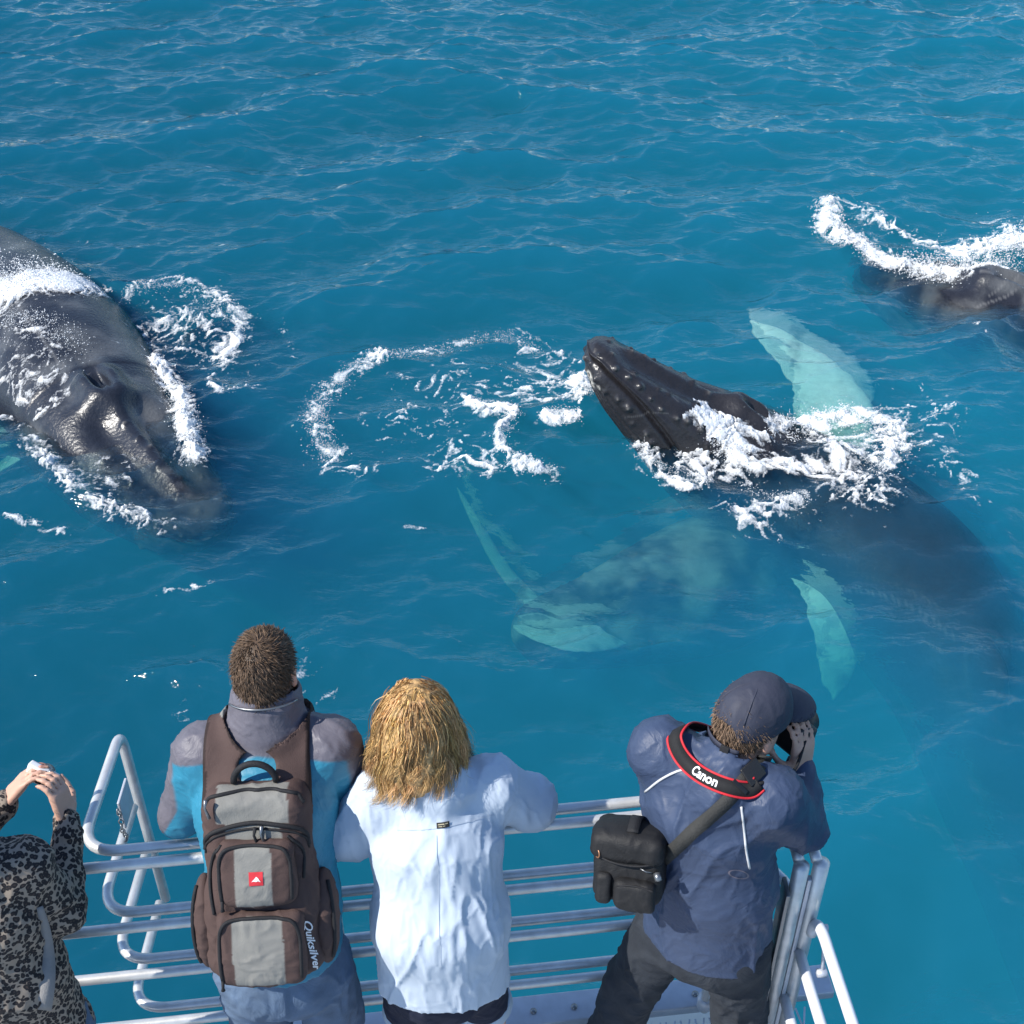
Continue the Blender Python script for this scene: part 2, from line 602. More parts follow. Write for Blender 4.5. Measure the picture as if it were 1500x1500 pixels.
def build_sea(mat):
    H, DX, DY = sea_fft()
    st = 0.0495
    gx = np.arange(-11.2, 11.2 + 1e-6, st)
    gy = np.arange(1.2, 26.0, st)
    def grow(x0, sgn):
        out, s, x = [], st, x0
        while abs(x) < 4000:
            s *= 1.32
            x = x + sgn * s
            out.append(x)
        return np.array(out)
    gx = np.concatenate([grow(gx[0], -1)[::-1], gx, grow(gx[-1], 1)])
    gy = np.concatenate([grow(gy[0], -1)[::-1], gy, grow(gy[-1], 1)])
    X, Y = np.meshgrid(gx, gy, indexing='ij')
    sx = np.gradient(gx)[:, None] * np.ones_like(Y); sy = np.gradient(gy)[None, :] * np.ones_like(X)
    fade = 1.0 / (1 + (np.maximum(sx, sy) / 0.35) ** 2)
    def smp(A):
        u = (X / SEA_L * SEA_N) % SEA_N; v = (Y / SEA_L * SEA_N) % SEA_N
        i = u.astype(int) % SEA_N; j = v.astype(int) % SEA_N; a = u - np.floor(u); b = v - np.floor(v)
        i2 = (i + 1) % SEA_N; j2 = (j + 1) % SEA_N
        return (A[i, j] * (1 - a) * (1 - b) + A[i2, j] * a * (1 - b) + A[i, j2] * (1 - a) * b + A[i2, j2] * a * b) * fade
    foam = np.zeros_like(X); bulge = np.zeros_like(X)
    for pts, w, s in FOAM_LINES:
        poly = pxl(pts)
        lo, hi = poly[:, :2].min(0) - 1.2, poly[:, :2].max(0) + 1.2
        ix = slice(*np.searchsorted(gx, [lo[0], hi[0]])); iy = slice(*np.searchsorted(gy, [lo[1], hi[1]]))
        d, t = polydist(X[ix, iy], Y[ix, iy], poly)
        f = s * np.exp(-(d / w) ** 2)
        foam[ix, iy] = np.maximum(foam[ix, iy], f) + 0.25 * np.minimum(foam[ix, iy], f)
        if s > 0.6:
            bulge[ix, iy] = np.maximum(bulge[ix, iy], 0.05 * min(s, 1.0) * np.exp(-(d / (w * 0.9)) ** 2))
    for cx, cy, rx, ry, s in FOAM_AREAS:
        c = at(cx, cy); ex = abs(at(cx + rx, cy)[0] - c[0]); ey = abs(at(cx, cy - ry)[1] - c[1])
        q = ((X - c[0]) / ex) ** 2 + ((Y - c[1]) / ey) ** 2
        f = s * np.exp(-q * 1.2)
        foam = np.maximum(foam, f) + 0.3 * np.minimum(foam, f)
    # calmer, glassy water inside the ring
    rc = at(650, 600)
    q = ((X - rc[0]) / 1.5) ** 2 + ((Y - rc[1]) / 1.3) ** 2
    calm = 1 - 0.35 * np.exp(-q)
    P = np.stack([X.ravel() * 9, Y.ravel() * 9, np.zeros(X.size)], 1)
    near = (foam > 0.25).ravel()
    rough = np.zeros(X.size)
    rough[near] = fbm(P[near], 3, 5)
    rough = rough.reshape(X.shape)
    Z = smp(H) * calm + bulge * (0.6 + 0.9 * rough) + 0.03 * rough * sstep(0.3, 1.0, foam)
    V = np.stack([X + 1.15 * smp(DX) * calm, Y + 1.15 * smp(DY) * calm, Z], 2)
    nx, ny = X.shape
    V = V.reshape(-1, 3)
    id_ = np.arange(nx * ny).reshape(nx, ny)
    Q = np.stack([id_[:-1, :-1], id_[1:, :-1], id_[1:, 1:], id_[:-1, 1:]], 2).reshape(-1, 4)
    # closed body: side walls and floor, so that the water has depth
    ring = np.concatenate([id_[:, 0], id_[-1, 1:], id_[-2::-1, -1], id_[0, -2:0:-1]])
    n0 = len(V)
    low = V[ring].copy(); low[:, 2] = -60.0
    V = np.vstack([V, low, [[0, 0, -60.0]]])
    k = len(ring)
    a = np.arange(k); b = (a + 1) % k
    side = np.stack([ring[b], ring[a], n0 + a, n0 + b], 1)
    bot = np.stack([n0 + b, n0 + a, np.full(k, n0 + k)], 1)
    fo = np.concatenate([foam.ravel(), np.zeros(k + 1)])
    o = mesh_np('sea', V, [np.vstack([Q, side]), bot], mat, attrs={'foam': fo})
    tag(o, kind='structure')
    global SEA_GRID
    SEA_GRID = (gx, gy, V[:nx * ny].reshape(nx, ny, 3), foam)
    global SEA_Z
    def SEA_Z(x, y):
        i = int(np.clip(np.searchsorted(gx, x), 0, nx - 1)); j = int(np.clip(np.searchsorted(gy, y), 0, ny - 1))
        return Z[i, j]
    return o


def sea_material():
    m = bpy.data.materials.new('sea_water')
    m.use_nodes = True
    nt = m.node_tree
    nt.nodes.clear()
    out = nd(nt, 'ShaderNodeOutputMaterial')
    tc = nd(nt, 'ShaderNodeTexCoord')
    L = nt.links.new
    # ripples too fine for the mesh
    mp = nd(nt, 'ShaderNodeMapping'); mp.inputs['Rotation'].default_value = (0, 0, 0.2); mp.inputs['Scale'].default_value = (0.55, 1.0, 1.0)
    L(tc.outputs['Object'], mp.inputs['Vector'])
    r1 = nd(nt, 'ShaderNodeTexNoise', Scale=5.0, Detail=4.0); r1.inputs['Roughness'].default_value = 0.5
    L(mp.outputs[0], r1.inputs['Vector'])
    r2 = nd(nt, 'ShaderNodeTexNoise', Scale=17.0, Detail=2.0)
    L(mp.outputs[0], r2.inputs['Vector'])
    b1 = nd(nt, 'ShaderNodeBump', Strength=1.0, Distance=0.046); L(r1.outputs['Fac'], b1.inputs['Height'])
    b2 = nd(nt, 'ShaderNodeBump', Strength=1.0, Distance=0.0065); L(r2.outputs['Fac'], b2.inputs['Height']); L(b1.outputs['Normal'], b2.inputs['Normal'])
    ge = nd(nt, 'ShaderNodeNewGeometry')
    dt = nd(nt, 'ShaderNodeVectorMath', operation='DOT_PRODUCT'); L(b2.outputs['Normal'], dt.inputs[0]); L(ge.outputs['Incoming'], dt.inputs[1])
    ab = nd(nt, 'ShaderNodeMath', operation='ABSOLUTE'); L(dt.outputs['Value'], ab.inputs[0])
    om = nd(nt, 'ShaderNodeMath', operation='SUBTRACT', use_clamp=True); om.inputs[0].default_value = 1.0; L(ab.outputs[0], om.inputs[1])
    pw = nd(nt, 'ShaderNodeMath', operation='POWER'); L(om.outputs[0], pw.inputs[0]); pw.inputs[1].default_value = 5.0
    fr = nd(nt, 'ShaderNodeMath', operation='MULTIPLY_ADD'); L(pw.outputs[0], fr.inputs[0]); fr.inputs[1].default_value = 0.98; fr.inputs[2].default_value = 0.02
    gl = nd(nt, 'ShaderNodeBsdfGlossy'); gl.inputs['Roughness'].default_value = 0.05; L(b2.outputs['Normal'], gl.inputs['Normal'])
    tr = nd(nt, 'ShaderNodeBsdfTransparent'); tr.inputs['Color'].default_value = (1, 1, 1, 1)
    rf = nd(nt, 'ShaderNodeBsdfRefraction', IOR=1.333); rf.inputs['Roughness'].default_value = 0.0; L(b2.outputs['Normal'], rf.inputs['Normal'])
    thru = nd(nt, 'ShaderNodeMixShader'); thru.inputs[0].default_value = 0.36; L(tr.outputs[0], thru.inputs[1]); L(rf.outputs[0], thru.inputs[2])
    wat = nd(nt, 'ShaderNodeMixShader'); L(fr.outputs[0], wat.inputs[0]); L(thru.outputs[0], wat.inputs[1]); L(gl.outputs[0], wat.inputs[2])
    L(wat.outputs[0], out.inputs['Surface'])
    vs = nd(nt, 'ShaderNodeVolumeScatter'); vs.inputs['Color'].default_value = WATER_S; vs.inputs['Density'].default_value = 1.0; vs.inputs['Anisotropy'].default_value = -0.30
    va = nd(nt, 'ShaderNodeVolumeAbsorption'); va.inputs['Color'].default_value = WATER_A; va.inputs['Density'].default_value = 1.0
    ad = nd(nt, 'ShaderNodeAddShader'); L(vs.outputs[0], ad.inputs[0]); L(va.outputs[0], ad.inputs[1])
    L(ad.outputs[0], out.inputs['Volume'])
    return m


# scattering per metre, and (1 - absorption per metre)
WATER_S = (0.03, 0.29, 0.62, 1)
WATER_A = (1 - 0.98, 1 - 0.22, 1 - 0.06, 1)
SEA = build_sea(sea_material())
# ------------------------------------------------------------------ whales
def whale_material(name, rough=0.20):
    m, nt, b = new_mat(name)
    L = nt.links.new
    vc = nd(nt, 'ShaderNodeVertexColor', layer_name='Col')
    tc = nd(nt, 'ShaderNodeTexCoord')
    n1 = nd(nt, 'ShaderNodeTexNoise', Scale=9.0, Detail=8.0); n1.inputs['Roughness'].default_value = 0.65
    L(tc.outputs['Object'], n1.inputs['Vector'])
    mr = nd(nt, 'ShaderNodeMapRange'); mr.inputs['To Min'].default_value = 0.6; mr.inputs['To Max'].default_value = 1.45
    L(n1.outputs['Fac'], mr.inputs['Value'])
    mx = nd(nt, 'ShaderNodeMix', data_type='RGBA', blend_type='MULTIPLY'); mx.inputs['Factor'].default_value = 1.0
    L(vc.outputs['Color'], mx.inputs[6]); L(mr.outputs[0], mx.inputs[7])
    L(mx.outputs[2], b.inputs['Base Color'])
    n2 = nd(nt, 'ShaderNodeTexNoise', Scale=30.0, Detail=5.0); L(tc.outputs['Object'], n2.inputs['Vector'])
    rr = nd(nt, 'ShaderNodeMapRange'); rr.inputs['To Min'].default_value = rough - 0.07; rr.inputs['To Max'].default_value = rough + 0.22
    L(n1.outputs['Fac'], rr.inputs['Value']); L(rr.outputs[0], b.inputs['Roughness'])
    bp = nd(nt, 'ShaderNodeBump', Strength=0.6, Distance=0.01); L(n2.outputs['Fac'], bp.inputs['Height'])
    L(bp.outputs['Normal'], b.inputs['Normal'])
    # wet skin glints in air; under water the sea nearly matches it and the glint is lost
    ge = nd(nt, 'ShaderNodeNewGeometry'); sx_ = nd(nt, 'ShaderNodeSeparateXYZ'); L(ge.outputs['Position'], sx_.inputs[0])
    sm = nd(nt, 'ShaderNodeMapRange'); L(sx_.outputs['Z'], sm.inputs['Value']); sm.inputs['From Min'].default_value = -0.10; sm.inputs['From Max'].default_value = 0.04
    sm.inputs['To Min'].default_value = 0.03; sm.inputs['To Max'].default_value = 0.42; L(sm.outputs[0], b.inputs['Specular IOR Level'])
    return m


WS = np.array([0, .004, .015, .03, .06, .10, .15, .19, .23, .30, .38, .50, .62, .74, .86, .95, 1.0])
WW = np.array([.003, .017, .031, .040, .048, .056, .066, .074, .083, .096, .105, .100, .082, .056, .030, .016, .010])
WT = np.array([.001, .009, .014, .017, .021, .026, .034, .047, .056, .072, .083, .085, .078, .055, .036, .025, .015])
WB = np.array([.001, .013, .025, .035, .048, .060, .074, .084, .092, .105, .112, .100, .078, .055, .036, .025, .015])


def whale(name, label, spine, ups, L, fins, seed, base=(0.028, 0.029, 0.034), pale=0.0, wmul=1.0, group='humpback whales around the boat', barn=(), res=(330, 200)):
    r = np.random.default_rng(seed)
    n, m = res
    s = np.concatenate([np.linspace(0, 0.02, n // 13)[:-1], np.linspace(0.02, 0.24, n // 2)[:-1], np.linspace(0.24, 1.0, n // 3)])
    n = len(s)
    fine = crom(spine, 600)
    al = np.concatenate([[0], np.cumsum(np.linalg.norm(np.diff(fine, axis=0), axis=1))])
    end_dir = nrm(fine[-1] - fine[-20])
    need = s * L
    C = np.stack([np.interp(need, al, fine[:, i]) for i in range(3)], 1)
    over = np.maximum(need - al[-1], 0)
    C += over[:, None] * end_dir
    T = np.gradient(C, axis=0); T /= np.linalg.norm(T, axis=1)[:, None] + 1e-12
    T[0] = T[3]; T[1] = T[3]; T[2] = T[3]
    for _ in range(8):
        T[1:-1] = (T[:-2] + T[1:-1] + T[2:]) / 3
    T /= np.linalg.norm(T, axis=1)[:, None]
    us = np.array([u[0] for u in ups]); uv = np.array([nrm(u[1]) for u in ups])
    U = np.stack([np.interp(s, us, uv[:, i]) for i in range(3)], 1)
    U -= T * (U * T).sum(1)[:, None]; U /= np.linalg.norm(U, axis=1)[:, None]
    S = np.cross(T, U)
    w = np.interp(s, WS, WW) * L * wmul; t = np.interp(s, WS, WT) * L; b = np.interp(s, WS, WB) * L
    for a in (w, t, b):
        for _ in range(6):
            a[1:-1] = (a[:-2] + 2 * a[1:-1] + a[2:]) / 4
    ph = np.linspace(0, 2 * np.pi, m, endpoint=False)
    cp, sp = np.cos(ph), np.sin(ph)
    head = 1 - sstep(0.14, 0.30, s)[:, None]
    ex = 1 - 0.22 * head; ez = 1 - 0.10 * head
    lx = np.sign(sp)[None] * np.abs(sp)[None] ** ex * w[:, None]
    lz = np.where(cp[None] > 0, np.abs(cp)[None] ** ez * t[:, None], -np.abs(cp)[None] ** 0.9 * b[:, None])
    pa = np.abs((ph + np.pi) % (2 * np.pi) - np.pi)[None]          # 0 on top, pi below
    pm = (1.60 + 0.45 * sstep(0.05, 0.22, s) + 0.3 * (1 - sstep(0, 0.02, s)))[:, None]
    d = np.zeros((n, m))
    mouth = (1 - sstep(0.19, 0.225, s))[:, None]
    d -= 0.0085 * L * np.exp(-((pa - pm) / 0.05) ** 2) * mouth
    d += 0.0042 * L * sstep(0.0, 0.35, pa - pm) * (1 - sstep(0.35, 1.0, pa - pm)) * mouth * sstep(0, 0.03, s)[:, None]
    d += 0.0025 * L * np.exp(-((pa - pm + 0.13) / 0.09) ** 2) * mouth
    ridge = (sstep(0.02, 0.06, s) * (1 - sstep(0.165, 0.19, s)))[:, None]
    lx_abs = np.abs(lx)
    d += 0.0065 * L * np.exp(-(lx_abs / (0.010 * L)) ** 2) * ridge * (cp[None] > 0)
    d -= 0.004 * L * np.exp(-((lx_abs - 0.022 * L) / (0.011 * L)) ** 2) * ridge * (cp[None] > 0)
    # blowholes: a raised guard, two swellings and the slits between them
    gs = ((s - 0.188) / 0.016)[:, None]
    d += 0.015 * L * np.exp(-gs ** 2 - (lx_abs / (0.024 * L)) ** 2) * (cp[None] > 0)
    g2 = ((s - 0.215) / 0.020)[:, None]
    d += 0.011 * L * np.exp(-g2 ** 2 - ((lx_abs - 0.013 * L) / (0.010 * L)) ** 2) * (cp[None] > 0)
    d -= 0.012 * L * np.exp(-((s - 0.212) / 0.017)[:, None] ** 2 - ((lx_abs - 0.004 * L) / (0.0028 * L)) ** 2) * (cp[None] > 0)
    pl = (sstep(0.02, 0.05, s) * (1 - sstep(0.45, 0.56, s)))[:, None] * sstep(0.25, 0.5, pa - pm)
    d += 0.0032 * L * pl * (np.abs(np.cos(pa * 15)) - 0.6)
    # dorsal hump and fin
    d += 0.035 * L * np.exp(-((s - 0.66) / 0.03)[:, None] ** 2 - (lx_abs / (0.012 * L)) ** 2) * (cp[None] > 0)
    d += 0.004 * fbm(np.stack([(s * L)[:, None] * 1.2 + 0 * pa, lx * 1.5, lz * 1.5], 2).reshape(-1, 3), 3, seed).reshape(n, m)
    V = C[:, None, :] + S[:, None, :] * lx[..., None] + U[:, None, :] * lz[..., None]
    dv = np.roll(V, -1, 1) - np.roll(V, 1, 1); du = np.gradient(V, axis=0)
    N = np.cross(du, dv); N /= np.linalg.norm(N, axis=2)[..., None] + 1e-9
    if ((N[n // 3] * (V[n // 3] - C[n // 3][None])).sum(1)).mean() < 0: N = -N
    V = V + N * d[..., None]
    # knobs on the snout and lips
    knobs = []
    for q in np.linspace(0.022, 0.15, 7): knobs.append((q + r.uniform(-.004, .004), r.uniform(-.1, .1)))
    for sg in (-1, 1):
        for q in np.linspace(0.014, 0.165, 10): knobs.append((q + r.uniform(-.004, .004), sg * (1.18 + r.uniform(-.14, .14))))
        for q in np.linspace(0.03, 0.13, 5): knobs.append((q + r.uniform(-.008, .008), sg * (0.62 + r.uniform(-.15, .15))))
        for q in np.linspace(0.010, 0.12, 8): knobs.append((q + r.uniform(-.004, .004), sg * (1.98 + r.uniform(-.2, .25))))
        for q in (0.006, 0.014): knobs.append((q, sg * 2.5))
    col = np.ones((n, m, 3)) * np.array(base)
    sL = s * L
    belly = sstep(2.1, 2.9, pa) * sstep(0.02, 0.1, s)[:, None]
    mot = fbm(V.reshape(-1, 3) * 2.2, 4, seed + 3).reshape(n, m)
    wf = np.clip(belly * 0.35 * (mot > 0.05) + pale * sstep(-0.15, 0.35, mot + 0.25 * belly), 0, 1)[..., None]
    col = col * (1 - wf) + np.array([0.62, 0.64, 0.62]) * wf
    for q, a in knobs:
        i = int(np.argmin(np.abs(s - q))); j = int(round((a % (2 * np.pi)) / (2 * np.pi) * m)) % m
        c = V[i, j]; rad = r.uniform(0.020, 0.034) * L / 8; hgt = rad * r.uniform(0.7, 1.0)
        i0, i1 = max(0, i - 14), min(n, i + 15)
        dd = np.linalg.norm(V[i0:i1] - c, axis=2)
        V[i0:i1] += N[i0:i1] * (hgt * np.exp(-(dd / rad) ** 2))[..., None]
        if r.random() < 0.5:
            k = np.exp(-(dd / (rad * 0.45)) ** 2)[..., None] * 0.5
            col[i0:i1] = col[i0:i1] * (1 - k) + np.array([0.30, 0.28, 0.25]) * k
    for q, a, rad in barn:                                            # rings of barnacles
        i = int(np.argmin(np.abs(s - q))); j = int(round((a % (2 * np.pi)) / (2 * np.pi) * m)) % m
        dd = np.linalg.norm(V[max(0, i - 20):i + 20] - V[i, j], axis=2)
        k = (np.exp(-((dd - rad) / (rad * 0.35)) ** 2))[..., None] * 0.85
        V[max(0, i - 20):i + 20] += N[max(0, i - 20):i + 20] * k * 0.012
        col[max(0, i - 20):i + 20] = col[max(0, i - 20):i + 20] * (1 - k) + np.array([0.6, 0.58, 0.52]) * k
    # long scratches
    for _ in range(14):
        i = r.integers(30, n - 40); j = r.integers(0, m); ln = r.integers(6, 26); dj = r.uniform(-1.5, 1.5)
        for q in range(ln):
            jj = int(j + dj * q) % m
            col[min(i + q, n - 1), jj] = col[min(i + q, n - 1), jj] * 0.4 + 0.09
    id_ = np.arange(n * m).reshape(n, m)
    nx = np.roll(id_, -1, 1)
    Q = np.stack([id_[:-1], nx[:-1], nx[1:], id_[1:]], 2).reshape(-1, 4)
    VV = [V.reshape(-1, 3), C[:1] - T[:1] * 0.002 * L, C[-1:]]
    cc = [col.reshape(-1, 3), col[0, :1], col[-1, :1]]
    k0 = n * m
    tris = [np.stack([np.full(m, k0), np.roll(id_[0], -1), id_[0]], 1), np.stack([np.full(m, k0 + 1), id_[-1], np.roll(id_[-1], -1)], 1)]
    cnt = k0 + 2
    # tail flukes, then the flippers, all in the one body
    fl = [(C[-1] + S[-1] * sg * 0.01 * L, C[-1] + S[-1] * sg * 0.08 * L + T[-1] * 0.02 * L, C[-1] + S[-1] * sg * 0.15 * L + T[-1] * 0.055 * L, -T[-1], U[-1], 0.075 * L, np.array(base)) for sg in (-1, 1)]
    for f in list(fins) + fl:
        p0, p1, p2, chord, up, cw, fc = f
        ax = crom([p0, p1, p2], 60)
        ta = np.gradient(ax, axis=0); ta /= np.linalg.norm(ta, axis=1)[:, None]
        k, mm = 60, 28
        tt = np.linspace(0, 1, k)
        prof = np.interp(tt, [0, .12, .3, .55, .8, .93, 1], [.85, 1.0, .96, .78, .52, .30, .05]) * cw
        pts, pc = [], []
        wob = np.stack([fbm(np.stack([tt * 9, tt * 0 + q * 3.3, tt * 0 + seed], 1), 3, seed + q) for q in (0, 1)], 1)
        aa = np.linspace(0, 2 * np.pi, mm, endpoint=False)
        for i in range(k):
            ch = nrm(np.asarray(chord) - ta[i] * (np.asarray(chord) @ ta[i])); no = np.cross(ta[i], ch)
            x = np.cos(aa) * 0.5 * prof[i]; z = np.sin(aa) * 0.10 * prof[i] * (0.7 + 0.3 * np.cos(aa)) + 0.015 * np.sin(aa)
            x = x + (np.cos(aa) > 0.5) * 0.016 * prof[i] * np.cos(i * 0.8 + 2 * np.sin(i * .23)) + np.sign(np.cos(aa)) * cw * 0.09 * wob[i, (np.cos(aa) > 0).astype(int)]
            pts.append(ax[i] + x[:, None] * ch + z[:, None] * no)
        P = np.vstack(pts)
        mo = fbm(P * 3.5, 4, seed + 9)
        fcol = np.asarray(fc)[None] * (1 - 0.6 * sstep(0.18, 0.4, mo)[:, None])
        idf = np.arange(k * mm).reshape(k, mm) + cnt; nf = np.roll(idf, -1, 1)
        Q = np.vstack([Q, np.stack([idf[:-1], idf[1:], nf[1:], nf[:-1]], 2).reshape(-1, 4)])
        VV += [P, ax[:1], ax[-1:]]; cc += [fcol, fcol[:1], fcol[-1:]]
        tris.append(np.stack([np.full(mm, cnt + k * mm), idf[0], nf[0]], 1)); tris.append(np.stack([np.full(mm, cnt + k * mm + 1), nf[-1], idf[-1]], 1))
        cnt += k * mm + 2
    o = mesh_np(name, np.vstack(VV), [Q, np.vstack(tris)], WHALE_MAT, None, True, np.vstack(cc))
    tag(o, label, 'whale', group)
    return o


WHALE_MAT = whale_material('wet_whale_skin')
WHITE_FIN = (0.84, 0.87, 0.85)

whale_lunge = whale('humpback_whale', 'dark knobbly whale lifting its closed snout out of the foam ring, white flippers below',
    [at(862, 502, .84), at(962, 576, .35), at(1060, 648, -.18), at(1175, 735, -.66), at(1310, 840, -.84), at(1400, 980, -1.0), at(1450, 1170, -1.4)],
    [(0, (0.25, .12, .9)), (.25, (0.2, .0, .9)), (.5, (0, -.2, 1)), (1, (0, 0, 1))], 8.0,
    [(at(1225, 660, -.55), at(1205, 560, -.46), at(1100, 470, -.42), (1, .3, 0), (0, 0, 1), .85, WHITE_FIN),
     (at(1180, 790, -.95), at(1225, 880, -.85), at(1222, 1025, -1.45), (1, .2, 0), (0, 0, 1), .72, WHITE_FIN)], 3,
    base=(0.026, 0.025, 0.028), barn=[(0.020, 2.35, .035), (0.026, 2.25, .03), (0.03, 2.42, .025), (0.035, 2.15, .02)])

whale_near = whale('humpback_whale', 'broad dark whale with blowholes above water and foam streaming off its back',
    [at(310, 785, -.26), at(205, 680, -.25), at(118, 582, -.32), at(0, 440, -.50), at(-140, 330, -.55), at(-360, 240, -.8), at(-730, 140, -1.4)],
    [(0, (0.05, 0, 1)), (1, (0, 0, 1))], 10.0,
    [(at(70, 640, -.55), at(10, 680, -.9), at(-90, 760, -1.4), (.4, 1, 0), (0, 0, 1), .75, WHITE_FIN),
     (at(265, 520, -.5), at(330, 500, -1.0), at(420, 480, -1.7), (.4, 1, 0), (0, 0, 1), .7, (0.05, 0.055, 0.06))], 11,
    base=(0.019, 0.022, 0.031), pale=0.12, wmul=0.92)

whale_far = whale('humpback_whale', 'dark whale just under the surface beside a long white splash',
    [at(1262, 392, -.46), at(1380, 432, -.29), at(1500, 480, -.46), at(1640, 540, -.78), at(1850, 560, -1.2)],
    [(0, (0, -.1, 1)), (1, (0, 0, 1))], 8.5,
    [(at(1500, 560, -.9), at(1470, 590, -1.3), at(1420, 640, -1.9), (1, 0, 0), (0, 0, 1), .6, (.3, .33, .33))], 17,
    base=(0.020, 0.022, 0.030), pale=0.12, res=(220, 120))

whale_deep = whale('humpback_whale', 'pale mottled whale gliding below the surface, between the lunging whale and the railing',
    [at(752, 935, -.92), at(850, 912, -.92), at(960, 880, -1.02), at(1080, 835, -1.25), at(1190, 780, -1.8), at(1280, 700, -2.7)],
    [(0, (0, -.5, 1)), (1, (0, 0, 1))], 5.8,
    [(at(800, 900, -.95), at(735, 830, -1.05), at(670, 715, -1.0), (1, 0, 0), (0, 0, 1), .17, (.5, .54, .52)),
     (at(935, 905, -.98), at(850, 935, -.86), at(752, 918, -.84), (.1, 1, 0), (0, 0, 1), .42, (.7, .74, .72))], 29,
    base=(0.03, 0.035, 0.04), pale=0.55, wmul=1.15, res=(200, 110))

# ------------------------------------------------------------------ foam and spray
def soft_foam():
    m, nt, b = new_mat('lacy_foam')
    L = nt.links.new
    b.inputs['Base Color'].default_value = (0.86, 0.88, 0.89, 1); b.inputs['Roughness'].default_value = 0.8
    tc = nd(nt, 'ShaderNodeTexCoord')
    n1 = nd(nt, 'ShaderNodeTexNoise', Scale=48.0, Detail=4.0); L(tc.outputs['Object'], n1.inputs['Vector'])
    at_ = nd(nt, 'ShaderNodeAttribute', attribute_name='cover')
    ma = nd(nt, 'ShaderNodeMath', operation='MULTIPLY_ADD'); L(n1.outputs['Fac'], ma.inputs[0]); ma.inputs[1].default_value = 1.0; L(at_.outputs['Fac'], ma.inputs[2])
    mr = nd(nt, 'ShaderNodeMapRange'); L(ma.outputs[0], mr.inputs['Value']); mr.inputs['From Min'].default_value = 0.60; mr.inputs['From Max'].default_value = 1.40; mr.inputs['To Max'].default_value = 0.95
    L(mr.outputs[0], b.inputs['Alpha'])
    bp_ = nd(nt, 'ShaderNodeBump', Strength=1.0, Distance=0.012); L(n1.outputs['Fac'], bp_.inputs['Height']); L(bp_.outputs['Normal'], b.inputs['Normal'])
    return m


LACE_MAT = soft_foam()
FOAM_MAT = plain('sea_foam', (0.84, 0.86, 0.87), rough=0.7, var=0.06, scale=40, bump=0.5, dist=0.01, spec=0.3)
from mathutils.bvhtree import BVHTree


def bvh_of(o):
    me = o.data
    V = np.empty(len(me.vertices) * 3); me.vertices.foreach_get('co', V)
    return BVHTree.FromPolygons([tuple(v) for v in V.reshape(-1, 3)], [tuple(p.vertices) for p in me.polygons])


WHALE_BVH = [bvh_of(o) for o in (whale_lunge, whale_near, whale_far)]


def sea_at(x, y):
    """Displaced sea surface points and foam strength at rest positions."""
    gx, gy, V, fo = SEA_GRID
    i = np.clip(np.searchsorted(gx, x) - 1, 0, len(gx) - 2); j = np.clip(np.searchsorted(gy, y) - 1, 0, len(gy) - 2)
    a = ((x - gx[i]) / (gx[i + 1] - gx[i])); b = ((y - gy[j]) / (gy[j + 1] - gy[j]))
    def s(A):
        aa, bb = (a[:, None], b[:, None]) if A.ndim == 3 else (a, b)
        return A[i, j] * (1 - aa) * (1 - bb) + A[i + 1, j] * aa * (1 - bb) + A[i, j + 1] * (1 - aa) * bb + A[i + 1, j + 1] * aa * bb
    return s(V), s(fo)


def lace(x, y, sc, seed):
    """0..1, high along the borders of wandering cells."""
    px, py = x * sc, y * sc
    I, J = np.floor(px).astype(int), np.floor(py).astype(int)
    f1 = np.full(x.shape, 9.0); f2 = np.full(x.shape, 9.0)
    for di in (-1, 0, 1):
        for dj in (-1, 0, 1):
            h = hash3(I + di, J + dj, np.zeros_like(I), seed)
            cx = I + di + (h & 0xfff) / 4095.0; cy = J + dj + ((h >> 12) & 0xfff) / 4095.0
            d = np.hypot(px - cx, py - cy)
            m = d < f1
            f2 = np.where(m, f1, np.minimum(f2, d)); f1 = np.where(m, d, f1)
    return np.clip(1 - (f2 - f1) / 0.28, 0, 1)


